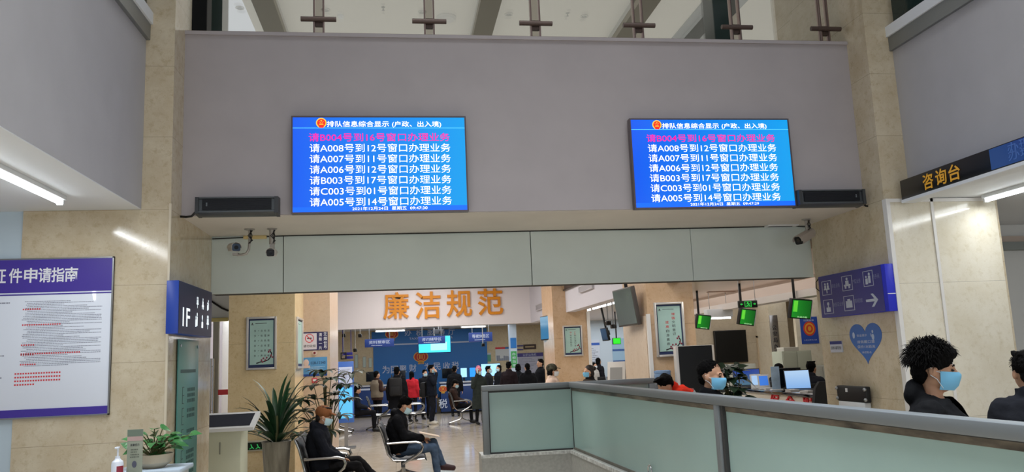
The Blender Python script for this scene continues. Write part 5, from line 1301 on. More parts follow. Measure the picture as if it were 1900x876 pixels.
sl = MB(); k0, k1 = .1, .86
lerp = lambda u, v, t: u+(v-u)*t
sl.prism([(a2+.03, lerp(-.08, .3, k0), lerp(z0+.01, z1, k0)+.002), (lerp(c2, cx0, k0)-.05, lerp(-.08, .3, k0), lerp(z0+.01, z1, k0)+.002), (lerp(c2, cx0, k1)-.05, lerp(-.08, .3, k1), lerp(z0+.01, z1, k1)+.002), (a2+.03, lerp(-.08, .3, k1), lerp(z0+.01, z1, k1)+.002)], (0, -.002, .004))
sl.build('screen', mat('kiosk_screen', '#3a3c44', .12, coat=.5), r, smooth=0)
P = at(408, 832, Y=Y); MB().box(P.x-r.location.x-.006, P.x-r.location.x+.006, -.012, 0, P.z-.07, P.z+.07, bev=.003).build('handle', mat('kiosk_handle', '#7d8076', .4), r)
P = at(478, 827, Y=12.9); q = PT
r = thing('exit_light', 'small green emergency exit light box low on the yellow-beige pillar', 'sign', (at(478, 827, Y=PT).x, PT, at(478, 827, Y=PT).z))
MB().box(-.19, .19, -.05, 0, -.085, .085, bev=.006).build('housing', mat('exit_box_pale', '#b9b6a4', .4), r); MB().box(-.165, .165, -.054, -.05, -.06, .06).build('panel', mat('exit_dark_green', '#0d1f16', .3), r)
b = MB()
for x in (-.1, 0, .1): b.cyl((x, -.056, .03), (x+.02, -.056, -.02), .008, n=6).cyl((x+.02, -.056, -.02), (x+.05, -.056, -.04), .007, n=6).cyl((x+.02, -.056, -.02), (x-.02, -.056, -.045), .007, n=6)
b.build('pictogram', mat('exit_green_dim', '#2fae58', .4, emit=.5), r)

# ------------------------------------------------------------------ steel waiting benches
M_perf = mat('perforated_steel', '#5c6064', .5, .6)
M_pad = mat('black_seat_pad', '#131315', .45)
def bench(x, y, rotz, n, label, pad=True, group='steel waiting benches'):
    r = thing('waiting_bench', label, 'bench', (x, y, 0), rotz, group); sw = .56
    for i in range(n):
        x0 = i*sw-.25; x1 = x0+.5
        sec = [(-.28, .40), (-.25, .43), (0, .41), (.16, .4), (.23, .43), (.27, .5)]
        s = MB(); s.rings([[(x0, y_, z_) for y_, z_ in sec]+[(x0, y_, z_-.022) for y_, z_ in sec[::-1]], [(x1, y_, z_) for y_, z_ in sec]+[(x1, y_, z_-.022) for y_, z_ in sec[::-1]]]); s.build('seat', M_pad if pad else M_perf, r)
        sec = [(.26, .5), (.29, .62), (.34, .8), (.38, .9), (.41, .92)]
        s = MB(); s.rings([[(x0, y_, z_) for y_, z_ in sec]+[(x0, y_+.022, z_-.004) for y_, z_ in sec[::-1]], [(x1, y_, z_) for y_, z_ in sec]+[(x1, y_+.022, z_-.004) for y_, z_ in sec[::-1]]]); s.build('backrest', M_pad if pad else M_perf, r)
        e = MB()
        for xx in (x0, x1): e.tube([(xx, y_+.012, z_) for y_, z_ in [(-.26, .41), (0, .4), (.2, .41), (.28, .5), (.31, .62), (.36, .8), (.41, .92)]], .014, 6)
        e.build('side_rail', M_chrome, r)
    for i in range(n+1):
        xx = i*sw-.28
        a = MB(); a.tube([(xx, .30, .66), (xx, .1, .665), (xx, -.12, .665), (xx, -.2, .64), (xx, -.225, .585), (xx, -.2, .53), (xx, -.13, .47), (xx, .0, .4), (xx, .08, .36)], .02, 8, flat=1.5); a.build('armrest', M_chrome, r)
    MB().box(-.3, n*sw-.26, .04, .1, .31, .36, bev=.005).build('beam', mat('dark_steel_beam', '#4d5053', .4, .6), r)
    for xx in ((-.15, n*sw-.42) if n > 1 else (0,)):
        l = MB(); l.tube([(xx, .07, .33), (xx, .06, .16), (xx, .0, .12), (xx, -.32, .035)], [.03, .028, .024, .018], 8).tube([(xx, .07, .16), (xx, .12, .12), (xx, .42, .035)], [.028, .024, .018], 8); l.build('leg', M_chrome, r)
        gl = MB(); gl.cyl((xx, -.32, 0), (xx, -.32, .03), .024).cyl((xx, .42, 0), (xx, .42, .03), .024); gl.build('foot_glide', M_black, r)
    return r
# ------------------------------------------------------------------ people
M_skin = mat('skin', '#c99a7c', .5, var=.06, vscale=6)
M_maskb = mat('mask_blue', '#7cc3ea', .7); M_maskp = mat('mask_pale', '#b9dbe6', .7); M_maskw = mat('mask_white', '#dfe6ea', .7)
M_hair = mat('black_hair', '#070606', .85, bump=.6, bscale=90, stretch=(1, 1, .25)); M_hairb = mat('dark_brown_hair', '#1d1411', .55, bump=.5, bscale=90, stretch=(1, 1, .25))
M_eye = mat('eye_dark', '#120e0d', .2)
def V(*a): return Vector(a)
def bake(mb, vox, name, m, parent, smooth=2, disp=0, dscale=8, seed=0, sm_f=.5):
    """fuse overlapping shapes into one continuous smooth surface"""
    bm = mb.bm; bmesh.ops.recalc_face_normals(bm, faces=bm.faces)
    me = bpy.data.meshes.new(name); bm.to_mesh(me); bm.free()
    o = bpy.data.objects.new(name, me); COL.objects.link(o)
    md = o.modifiers.new('r', 'REMESH'); md.mode = 'VOXEL'; md.voxel_size = vox
    if smooth: s = o.modifiers.new('s', 'SMOOTH'); s.iterations = smooth; s.factor = sm_f
    m2 = bpy.data.meshes.new_from_object(o.evaluated_get(bpy.context.evaluated_depsgraph_get()))
    bpy.data.objects.remove(o); bpy.data.meshes.remove(me)
    m2.name = name
    if disp:
        off = Vector((seed*3.1, seed*1.7, seed*.9)); ns = [v.normal.copy() for v in m2.vertices]
        for v, n in zip(m2.vertices, ns):
            c = v.co; v.co = c + n*(disp*noise.noise(Vector((c.x*dscale, c.y*dscale, c.z*dscale*1.6))+off)+disp*.5*noise.noise(Vector((c.x*dscale*2.3, c.y*dscale*2.3, c.z*dscale*2.3))+off))
    m2.polygons.foreach_set('use_smooth', [True]*len(m2.polygons)); m2.materials.clear(); m2.materials.append(m)
    ob = bpy.data.objects.new(name, m2); COL.objects.link(ob)
    if parent: ob.parent = parent
    return ob
STAND = dict(pel=V(0, .0, .93), chest=V(0, .0, 1.22), neck=V(0, .015, 1.42), head=V(0, -.01, 1.565),
    shL=V(.17, .015, 1.345), shR=V(-.17, .015, 1.345), elL=V(.23, .04, 1.1), elR=V(-.23, .04, 1.1), wrL=V(.24, -.04, .86), wrR=V(-.24, -.04, .86),
    hiL=V(.09, 0, .9), hiR=V(-.09, 0, .9), knL=V(.1, -.03, .5), knR=V(-.1, -.03, .5), anL=V(.105, .03, .09), anR=V(-.105, .03, .09))
SIT = dict(pel=V(0, .1, .53), chest=V(0, .15, .82), neck=V(0, .13, 1.03), head=V(0, .07, 1.165),
    shL=V(.17, .145, .96), shR=V(-.17, .145, .96), elL=V(.23, .04, .73), elR=V(-.23, .04, .73), wrL=V(.07, -.18, .66), wrR=V(-.07, -.18, .66),
    hiL=V(.09, .08, .53), hiR=V(-.09, .08, .53), knL=V(.12, -.37, .53), knR=V(-.12, -.37, .53), anL=V(.12, -.38, .1), anR=V(-.12, -.38, .1))
def hand(b, wr, d, palm, side, curl=.5, s=1.0):
    """palm with four unequal bent fingers and a thumb on the side"""
    d = Vector(d).normalized(); palm = (Vector(palm)-d*Vector(palm).dot(d)).normalized(); sd = d.cross(palm).normalized()*side
    wr = Vector(wr)
    for k in range(4):
        u = (k-1.5)*.0195*s; p = wr+d*.02*s+sd*u*.7; q = wr+d*.085*s+sd*u
        b.cap(p, q, .0135*s, .0115*s, n=8)
        L = (.062, .075, .07, .054)[k]*s; a = curl*.7
        e = q+(d*math.cos(a)+palm*math.sin(a))*L*.55; b.cap(q, e, .0098*s, .009*s, n=8); a += curl*.9
        b.cap(e, e+(d*math.cos(a)+palm*math.sin(a))*L*.5, .009*s, .0075*s, n=8)
    t0 = wr+d*.03*s-sd*.03*s; t1 = t0+(d*.7-sd*.7+palm*.25)*.04*s; b.cap(t0, t1, .014*s, .0105*s, n=8); b.cap(t1, t1+(d*.95-sd*.1+palm*.35).normalized()*.034*s, .0105*s, .008*s, n=8)
def person(label, loc, rotz, H=1.7, base=STAND, over={}, jacket='#17181c', trousers='#17171b', shoes='#151515', hair='short', hairm=None, mask='b', hat=None, look=(0, 0), coat=None,
           fine=False, group=None, jk=.03, hood=False, curl=.6, palms=None, wide=1.0, skirt=False, collar=True, shirt=None, vest=None, seed=0, legs=True, vneck=False, jm=None, tm=None):
    s = H/1.7; J = {k: v.copy() for k, v in base.items()}
    for k, v in over.items(): J[k] = Vector(v)
    for k in J: J[k] = J[k]*s
    vox = (.0075 if fine else .011)
    r = thing('person', label, 'person', loc, rotz, group)
    up_h = (J['head']-J['neck']).normalized()
    sdv = (J['shL']-J['shR']).normalized()
    hd = Matrix.Rotation(R_(look[0]), 3, 'Z') @ Matrix.Rotation(R_(look[1]), 3, 'X')   # +X tilt: chin down when positive
    HM = Matrix.Translation(J['head']) @ hd.to_4x4() @ Matrix.Scale(s, 4)
    h = lambda x, y, z: HM @ Vector((x, y, z)); h3 = (HM.to_3x3()).to_4x4()
    # body: one continuous surface
    b = MB()
    b.ell(h(0, .018, .035), (.074, .094, .088), M=h3, n=20).ell(h(0, -.018, -.025), (.062, .074, .085), M=h3, n=20).ell(h(0, -.04, -.08), (.038, .036, .03), M=h3).ell(h(0, -.005, -.06), (.056, .06, .04), M=h3)
    b.ell(h(0, -.07, .022), (.045, .022, .014), M=h3)                               # brow
    b.cap(h(0, -.088, .012), h(0, -.105, -.022), .008*s, .0135*s, n=8).ell(h(0, -.09, -.026), (.018, .016, .011), M=h3)
    b.ell(h(0, -.083, -.056), (.024, .012, .008), M=h3).ell(h(0, -.08, -.067), (.02, .012, .007), M=h3)
    for sx in (-1, 1): b.ell(h(sx*.074, .008, -.008), (.011, .02, .03), M=h3).ell(h(sx*.036, -.045, -.02), (.016, .016, .016), M=h3)
    b.cap(J['neck']-V(0, 0, .03*s), h(0, .012, -.05), .05*s, .047*s)
    tr = lambda c, u: u
    fw = Vector((0, 0, 1))
    def ringat(c, d, rx, ry):
        d = d.normalized(); x = (sdv-d*sdv.dot(d)).normalized(); y = d.cross(x)
        return [c+x*(rx*math.copysign(abs(math.cos(t))**.8, math.cos(t)))+y*(ry*math.copysign(abs(math.sin(t))**.8, math.sin(t))) for t in [2*PI*i/20 for i in range(20)]]
    def torso(b, g, low=-.06, top=True):
        pel, ch, nk = J['pel'], J['chest'], J['neck']; d1 = ch-pel; d2 = nk-ch
        L = [(pel+d1.normalized()*low*s, d1, .16, .11), (pel+d1*.15, d1, .165, .115), (pel+d1*.55, (d1), .15, .105), (ch, d1+d2, .168, .12), (ch+d2*.45, d2, .172, .115), (ch+d2*.75, d2, .14, .085), (nk, d2, .075, .065)]
        b.rings([ringat(c, d, rx*s*wide+g, ry*s*wide+g) for c, d, rx, ry in L])
    torso(b, -.01)
    arms = (('shL', 'elL', 'wrL', 1), ('shR', 'elR', 'wrR', -1))
    for a, e, w_, sg in arms:
        b.cap(J[a], J[e], .044*s, .037*s).cap(J[e], J[w_], .036*s, .025*s)
        pd = (palms or {}).get(w_, V(0, 0, -1) if base is SIT else V(-sg, 0, 0)); d = (J[w_]-J[e]).normalized()
        if palms and w_+'d' in palms: d = Vector(palms[w_+'d'])
        hand(b, J[w_], d, pd, sg, curl, s*1.0)
    if legs:
        for q in 'LR':
            b.cap(J['hi'+q], J['kn'+q], .07*s, .05*s).cap(J['kn'+q], J['an'+q], .048*s, .034*s)
            f = J.get('to'+q) or (J['an'+q]+V(0, -.15, -.055)*s); b.cap(J['an'+q]-V(0, 0, .03*s), f, .035*s, .028*s)
    body = bake(b, vox, 'body', M_skin, r, 2)
    for sx in (-1, 1):
        e = MB().ell(h(sx*.03, -.083, .004), (.0115, .008, .0055), M=h3, n=10); e.build('eye', M_eye, r)
        if fine: MB().rings([[h(sx*(.013+.035*t), -.0925+.012*t*t, .024+.006*math.sin(PI*t)+dz) for t in (0, .33, .66, 1)] for dz in (-.004, .004)], cap=False, closed=False).build('eyebrow', M_hair, r)
    # clothing
    jm = jm or mat('cloth_'+jacket[1:], jacket, .85, var=.15, vscale=6, bump=.25, bscale=45)
    tm = tm or mat('cloth_'+trousers[1:], trousers, .85, var=.18, vscale=7, bump=.25, bscale=45)
    b = MB(); torso(b, jk, -.12 if base is STAND else -.03)
    if coat:     # long coat skirt down to height <coat>
        d = V(0, 0, -1); pz = J['pel'].z
        b.rings([ringat(J['pel']+V(0, 0, .1*s), -d, .17*s*wide+jk, .12*s*wide+jk), ringat(V(J['pel'].x, J['pel'].y, (pz+coat*s)/2), -d, .19*s+jk, .145*s+jk), ringat(V(J['pel'].x, J['pel'].y, coat*s), -d, .205*s+jk, .16*s+jk)])
    for a, e, w_, sg in arms:
        m_ = J[e]; dd = (J[w_]-J[e]); end = J[e]+dd*.96
        b.cap(J['neck']-V(0, 0, .035*s), J[a]+(J['neck']-J[a])*.12, .062*s+jk*.2, .05*s+jk*.45).cap(J[a], m_, .056*s+jk*.6, .047*s+jk*.55).cap(m_, end, .046*s+jk*.6, .034*s+jk*.45)
    if collar: b.rings([ringat(J['neck']-V(0, 0, .03*s), up_h, .08*s+jk*.4, .075*s+jk*.4), ringat(J['neck']+up_h*.03*s, up_h, .072*s+jk*.3, .07*s+jk*.3), ringat(J['neck']+up_h*.062*s, up_h, .066*s+jk*.3, .064*s+jk*.3)])
    if hood:
        n0 = J['neck']; b.ell(n0+V(0, .078*s, .025*s), (.1*s, .055*s, .075*s)).cap(n0+V(.05*s, .07*s, .03*s), n0+V(.085*s, -.05*s, -.03*s), .034*s, .03*s).cap(n0+V(-.05*s, .07*s, .03*s), n0+V(-.085*s, -.05*s, -.03*s), .034*s, .03*s)
    bake(b, vox*1.15, 'jacket', jm, r, 2, .011 if fine else .009, 9, seed)
    if vneck:
        jo = r.children[-1]; bb = bmesh.new(); bb.from_mesh(jo.data); n0 = J['neck']
        dl = [v for v in bb.verts if v.co.y < n0.y+.02 and v.co.z > n0.z-.13*s and abs(v.co.x) < .012+(v.co.z-n0.z+.13*s)*.42]
        bmesh.ops.delete(bb, geom=dl, context='VERTS'); bb.to_mesh(jo.data); bb.free()
    if vest:
        b = MB(); torso(b, jk+.014, -.04); bake(b, vox*1.15, 'vest', mat('cloth_'+vest[1:], vest, .8, var=.1, vscale=7, bump=.2, bscale=45), r, 2, .004, 9, seed)
    if legs:
        b = MB(); 
        b.ell(J['pel'], (.165*s, .125*s, .12*s))
        for q in 'LR':
            k = J['kn'+q]; an = J['an'+q]; b.cap(J['hi'+q], k, .088*s, .064*s).cap(k, an+(k-an)*.06, .062*s, .05*s)
        bake(b, vox*1.15, 'trousers', tm, r, 2, .01 if fine else .007, 11, seed+2)
        for q in 'LR':
            b = MB(); an = J['an'+q]; f = J.get('to'+q) or (an+V(0, -.15, -.055)*s); dn = V(0, 0, -.045*s)
            b.cap(an+V(0, 0, -.02*s), f, .046*s, .036*s).cap(an+V(0, .02*s, -.04*s), f+V(0, 0, -.012*s), .038*s, .032*s)
            if base is STAND and not ('anL' in over or 'anR' in over): pass
            bake(b, vox, 'shoe', mat('shoe_'+shoes[1:], shoes, .5), r, 1)
    # hair
    hm = hairm or M_hair
    if hair:
        b = MB(); rnd = random.Random(seed+31)
        b.ell(h(0, .031 if hair == 'crop' else .028, .052), (.079, .094, .085) if hair == 'crop' else (.083, .096, .085), M=h3, n=20)
        if hair in ('bushy',):
            b.ell(h(0, .018, .06), (.094, .104, .09), M=h3, n=20)
            for i in range(60):
                t = rnd.uniform(0, 2*PI); p = rnd.uniform(.05, 1.15); d = V(math.cos(t)*math.sin(p), math.sin(t)*math.sin(p), math.cos(p))
                c = V(0, .02, .05)+V(d.x*.085, d.y*.1, d.z*.085)
                if c.y < -.05 and c.z < .085: continue
                q = c+d*rnd.uniform(.015, .034)+V(rnd.uniform(-.02, .02), rnd.uniform(-.025, .012), rnd.uniform(-.014, .008)); b.cap(h(*c), h(*q), .016*s, .006*s, n=6)
            b.ell(h(0, .062, -.005), (.074, .05, .075), M=h3).ell(h(0, -.06, .088), (.066, .045, .032), M=h3)
        if hair in ('short', 'crop'): b.ell(h(0, .07, -.015), (.066, .042, .055), M=h3)
        if hair == 'short':
            for i in range(14):
                t = rnd.uniform(0, 2*PI); b.cap(h(.05*math.cos(t), .02+.06*math.sin(t), .115), h(.06*math.cos(t), .0+.075*math.sin(t), .128), .022*s, .012*s, n=8)
        if hair in ('bob', 'long', 'bun', 'pony'):
            for sx in (-1, 1): b.cap(h(sx*.066, .02, .03), h(sx*.07, .03, -.06), .028*s, .022*s)
            b.ell(h(0, .075, -.03), (.068, .04, .075), M=h3)
        if hair == 'long': b.cap(h(0, .08, -.05), h(0, .085, -.2), .055*s, .04*s)
        if hair == 'bun': b.ell(h(0, .125, .06), (.045, .04, .045), M=h3)
        if hair == 'pony': b.cap(h(0, .11, .03), h(0, .14, -.13), .03*s, .018*s)
        if hair == 'side':
            b.ell(h(0, .07, -.02), (.066, .042, .06), M=h3); b.cap(h(.04, -.06, .1), h(-.065, -.05, .04), .02*s, .014*s)
        bake(b, .0055 if fine else .009, 'hair', hm, r, 3 if hair == 'bushy' else 1, .005, 45, seed)
        if fine and not hat:
            st = MB(); nst = {'bushy': 2600, 'short': 1300, 'crop': 1100}.get(hair, 800); ln = {'bushy': .05, 'short': .022, 'crop': .012}.get(hair, .02)
            kx = {'bushy': (.098, .108, .094), 'crop': (.078, .093, .084)}.get(hair, (.083, .096, .086)); cz = .06 if hair == 'bushy' else .052
            for i in range(nst):
                t = rnd.uniform(0, 2*PI); p = math.acos(rnd.uniform(-.35, 1)); d = V(math.cos(t)*math.sin(p), math.sin(t)*math.sin(p), math.cos(p))
                if d.z < .35 and d.y < -.3: continue
                c = V(0, .022, cz)+V(d.x*kx[0], d.y*kx[1], d.z*kx[2])*.97; g = (d*.55+V(rnd.uniform(-.6, .6), rnd.uniform(-.7, .3), rnd.uniform(-.5, .25))).normalized(); L = ln*rnd.uniform(.5, 1.1)
                q1 = c+g*L*.55; q2 = q1+(g+V(0, 0, -.9)).normalized()*L*.5
                st.rings([[h(*(x+V(r_*math.cos(a), r_*math.sin(a), 0))) for a in (0, 2.1, 4.2)] for x, r_ in ((c, .0022), (q1, .0016), (q2, .0004))], cap=False)
            st.build('hair_strands', hm, r)
    if hat:
        kind, hc = hat; mh = mat('hat_'+hc[1:], hc, .85, var=.12 if kind != 'camo' else .9, vscale=10 if kind != 'camo' else 22, bump=.2, bscale=60)
        b = MB(); b.ell(h(0, .02, .062), (.094, .112, .09), M=h3, n=20)
        if kind == 'beanie': b.ell(h(0, .02, .04), (.1, .118, .04), M=h3).ell(h(0, .03, .14), (.06, .07, .04), M=h3)
        ht = bake(b, .008, 'hat', mh, r, 2)
        if kind in ('cap', 'camo'):
            br = MB(); pts = []
            for y0, zz in ((0, .0), (0, .012)):
                pts.append([h(.078*math.sin(t)*1.0, -.07-.085*max(0, math.cos(t)), .062+zz-.022*max(0, math.cos(t))) for t in [R_(-90+i*12) for i in range(16)]])
            br.rings(pts, closed=True); br.build('brim', mh, r)
    if mask:
        mm = {'b': M_maskb, 'p': M_maskp, 'w': M_maskw}[mask]
        b = MB(); rows = []; nu, nv = 13, 9
        for layer in (0, 1):
            for j in range(nv):
                v = j/(nv-1); z = -.004-.093*v; row = []
                for i in range(nu):
                    a = R_(-72+144*i/(nu-1)); k = math.cos(a)
                    bul = .014*math.sin(PI*min(1, v*1.05))*k+.016*max(0, 1-abs(v-.12)/.4)*max(0, k-.72)/.28
                    plt = .0025*math.sin(v*PI*8)*k
                    d = .089+bul-.02*max(0, v-.75)*2+plt-layer*.003
                    row.append(h((.071+.004*math.sin(PI*v)-layer*.003)*math.sin(a)*(1-.12*v), -.012-d*k+.018*(1-k), z))
                rows.append(row)
        A = [[b.bm.verts.new(p) for p in row] for row in rows]
        for L in (0, 1):
            for j in range(nv-1):
                for i in range(nu-1):
                    b.bm.faces.new((A[L*nv+j][i], A[L*nv+j][i+1], A[L*nv+j+1][i+1], A[L*nv+j+1][i]))
        mk = b.build('face_mask', mm, r, smooth=60)
        l = MB()
        for sx in (-1, 1):
            for v, zz in ((.08, -.012), (.9, -.088)): l.tube([h(sx*.058, -.04, zz), h(sx*.073, -.012, zz*.5-.0), h(sx*.082, .018, .012 if v < .5 else -.025)], .0022*s, 5)
        l.build('ear_loop', M_maskw, r)
    return r, J

# placing: head-centre pixel + distance -> location on the floor
def foot(px, py, Y): P = at(px, py, Y=Y); return (P.x, Y, 0)
def tall(py_crown, px, Y): return at(px, py_crown, Y=Y).z
# --- people behind the partition, near
P = at(1322, 690, Y=6.4); Hg = tall(667, 1320, 6.4)
person('man with cropped black hair, blue mask and black jacket standing behind the partition rail', (P.x-.03, 6.4, 0), 44, Hg/1.0+.0, jacket='#111216', hair='crop', mask='b', fine=True, look=(0, 4), seed=1, collar=True, over=dict(head=(0, -.02, 1.565)))
P = at(1738, 680, Y=4.1); Hr = tall(630, 1735, 4.1)
person('young man with bushy black hair, blue mask and black hooded jacket before the cream pillar', (P.x-.03, 4.1, 0), 48, Hr/1.0-.02, jacket='#0f1013', hair='bushy', mask='b', fine=True, hood=True, look=(6, 6), seed=2, collar=False, jk=.035, vneck=True)
P = at(1905, 700, Y=4.6)
person('person in dark padded jacket seen from behind at the right edge of the picture', (P.x+.01, 4.6, 0), 160, tall(655, 1893, 4.6)+.01, jacket='#1c1e24', hair='short', mask=None, fine=True, seed=3, jk=.045)
# bending volunteer in a red vest
P = at(1275, 718, Y=9.0)
r, J = person('person in red vest with reflective stripe bending down behind the partition rail', (P.x, 9.0, 0), -90, 1.74, jacket='#d8331f', trousers='#20242c', hair='short', mask=None, seed=4, over=dict(chest=(0, -.03, 1.2), neck=(0, -.13, 1.375), head=(0, -.25, 1.4), shL=(.17, -.09, 1.31), shR=(-.17, -.09, 1.31), elL=(.2, -.2, 1.08), elR=(-.2, -.2, 1.08), wrL=(.1, -.36, .98), wrR=(-.1, -.36, .98)), look=(0, 35))
d = (J['neck']-J['chest']).normalized(); c = J['chest']+(J['neck']-J['chest'])*.42; y_ = d.cross(V(1, 0, 0))
MB().rings([[c+d*k+V(1, 0, 0)*.222*math.cos(t)+y_*.165*math.sin(t) for t in [2*PI*i/28 for i in range(28)]] for k in (-.022, .022)], cap=False).build('reflective_stripe', mat('reflective_grey', '#b9bcc0', .4), r)
# --- waiting area, foreground
BX1 = at(640, 800, Y=11.4).x
Y1 = 11.0; B1 = at(612, 850, Y=Y1)
bench(B1.x, Y1, 90, 2, 'steel waiting bench nearest the picture bottom with the man in the brown cap', True)
Y2 = 12.45; B2 = at(756, 830, Y=Y2)
bench(B2.x, Y2, 90, 2, 'steel waiting bench with the young man in jeans reading papers', True)
r, J = person('seated man in brown cap and dark padded jacket with pale mask at the nearest bench', (B1.x, Y1, 0), 90, 1.7, SIT, dict(knL=(.1, -.36, .57), knR=(-.1, -.36, .52), anL=(-.02, -.66, .28), anR=(-.1, -.62, .11), toL=(-.04, -.83, .26), toR=(-.1, -.78, .07), wrL=(.05, -.14, .62), wrR=(-.05, -.16, .63)), jacket='#181b23', trousers='#121214', hair='short', hairm=M_hairb, mask='p', hat=('cap', '#8a5a3a'), fine=True, look=(0, 12), seed=5, hood=True, jk=.045)
M_jean = mat('blue_denim', '#4d6079', .85, var=.3, vscale=9, bump=.3, bscale=60)
r, J = person('seated young man in black jacket and blue jeans reading papers on the bench', (B2.x, Y2, 0), 90, 1.74, SIT, dict(head=(0, .02, 1.15), neck=(0, .11, 1.03), knL=(.05, -.38, .6), knR=(-.1, -.38, .54), anL=(.0, -.52, .27), anR=(-.08, -.44, .1), toL=(.0, -.67, .22), toR=(-.08, -.6, .05), wrL=(.06, -.2, .66), wrR=(-.06, -.22, .68)), jacket='#111216', trousers='#4d6079', tm=M_jean, shoes='#3a2226', hair='short', mask='p', fine=True, look=(0, 28), seed=6, hood=True, jk=.04)
c_ = math.cos; 
q = Vector((B2.x, Y2, 0))+Matrix.Rotation(R_(90), 3, 'Z') @ (Vector((0, -.33, .735)))
r = thing('paper_sheets', 'pale sheets of paper held on the lap of the young man in jeans', 'papers', q, 90, rot=(R_(14), 0, R_(90)))
b = MB(); b.box(-.12, .12, -.16, .14, 0, .004).box(-.1, .14, -.15, .15, .005, .008); b.build('sheets', mat('paper_beige', '#c9b49f', .7), r)
# --- waiting area, far
def bench_at(px, py, Y, n, label): P = at(px, py, Y=Y); return bench(P.x, Y, 90, n, label, False)
bench_at(630, 750, 22.4, 2, 'steel bench with a seated dark-clad woman left in the far row of benches')
bench_at(708, 750, 23.0, 1, 'steel bench behind the man with the black backpack')
bench_at(772, 750, 23.0, 1, 'steel bench between backpack man and the man in white shoes')
bench_at(860, 750, 23.5, 1, 'steel bench with the seated person in brown near the pink-hatted woman')
def stand(px, pyc, Y, rotz, label, **k):
    P = at(px, pyc, Y=Y); z = P.z; k.setdefault('seed', int(px) % 17)
    return person(label, (P.x, Y, 0), rotz, z, **k)
A_phone = dict(elR=(-.24, -.06, 1.12), wrR=(-.1, -.1, 1.5))
A_fore = dict(elL=(.22, .02, 1.12), elR=(-.22, .02, 1.12), wrL=(.1, -.22, 1.12), wrR=(-.1, -.24, 1.12))
A_face = dict(elR=(-.2, -.12, 1.16), wrR=(-.05, -.17, 1.46))
r, J = stand(888, 681, 22.9, 20, 'woman in pink knitted hat and long dark coat holding a phone to her ear', jacket='#2e3431', coat=.45, hair='bob', mask='p', hat=('beanie', '#d97f8f'), over=A_phone, palms=dict(wrR=V(.6, .2, .2), wrRd=V(.1, -.05, 1)))
ph = r.matrix_basis @ (J['wrR']+V(-.005, .02, .07)); r2 = thing('mobile_phone', 'white phone held to the ear of the woman in the pink hat', 'phone', Matrix.Rotation(R_(20), 4, 'Z').to_3x3() @ (J['wrR']+V(.0, -.0, .07))+Vector(r.location), 20)
MB().box(-.008, .008, -.035, .035, -.07, .08, bev=.004).build('body', M_wplastic, r2); MB().box(.008, .0095, -.03, .03, -.06, .07).build('screen', M_black, r2)
M_pack = mat('backpack_black', '#141417', .7, bump=.3, bscale=40)
def backpack(loc, rotz, s, label, g=None):
    r = thing('backpack', label, 'bag', loc, rotz, g)
    b = MB(); b.box(-.15*s, .15*s, 0, .15*s, -.24*s, .2*s, bev=.05*s).box(-.12*s, .12*s, .13*s, .19*s, -.22*s, .0, bev=.025*s); b.build('sack', M_pack, r)
    t = MB()
    for sx in (-1, 1): t.tube([(sx*.1*s, .02, .18*s), (sx*.12*s, -.1*s, .26*s), (sx*.125*s, -.24*s, .17*s), (sx*.12*s, -.27*s, .0), (sx*.13*s, -.15*s, -.2*s), (sx*.12*s, .0, -.22*s)], .014*s, 6)
    t.build('strap', M_pack, r)
r, J = stand(736, 681, 22.0, 172, 'tall man in long black coat with backpack seen from behind', jacket='#15161a', coat=.6, hair='short', mask=None, jk=.045, wide=1.1)
P = Vector(r.location)+Matrix.Rotation(R_(172), 3, 'Z') @ V(0, .165, 1.2*J['head'].z/1.565)
backpack(P, 172, 1.1, 'black backpack on the back of the tall man in the long coat')
r, J = stand(800, 677, 23.8, 75, 'man in dark jacket and white shoes holding a hand to his face', jacket='#191d27', trousers='#20222a', shoes='#c9c3b6', hair='short', mask='p', over=A_face, palms=dict(wrR=V(.3, .9, -.3), wrRd=V(.25, .35, .9)))
P = Vector(r.location)+Matrix.Rotation(R_(75), 3, 'Z') @ V(-.02, .16, 1.02)
backpack(P, 75, 1.0, 'dark bag hanging behind the man in white shoes')
stand(764, 689, 25.2, 150, 'person in bright red padded coat in the tax hall queue', jacket='#c22a35', hair='long', mask=None, jk=.045)
stand(788, 686, 26.0, 30, 'masked person in black standing behind the man in white shoes', jacket='#16181d', hair='short', mask='p')
stand(699, 688, 23.9, 130, 'man in beige vest with brown sleeves facing the far counter', jacket='#3f2d28', trousers='#16161a', vest='#8d8170', hair='crop', mask=None, over=A_fore)
stand(843, 679, 26.6, 165, 'man in black seen from behind in front of the blue counter', jacket='#141519', hair='short', mask=None)
def sit(px, pyc, Y, rotz, label, **k):
    P = at(px, pyc, Y=Y); k.setdefault('seed', int(px) % 17); return person(label, (P.x, Y, 0), rotz, k.pop('H', 1.65), SIT, **k)
sit(668, 718, 22.4, 88, 'seated woman in dark clothes looking at her phone on the left far bench', jacket='#191b22', hair='bob', mask=None, look=(0, 25))
sit(849, 705, 23.5, 85, 'seated person in brown coat bent forward beside the pink-hatted woman', jacket='#33241f', hair='side', mask='p', look=(0, 22))
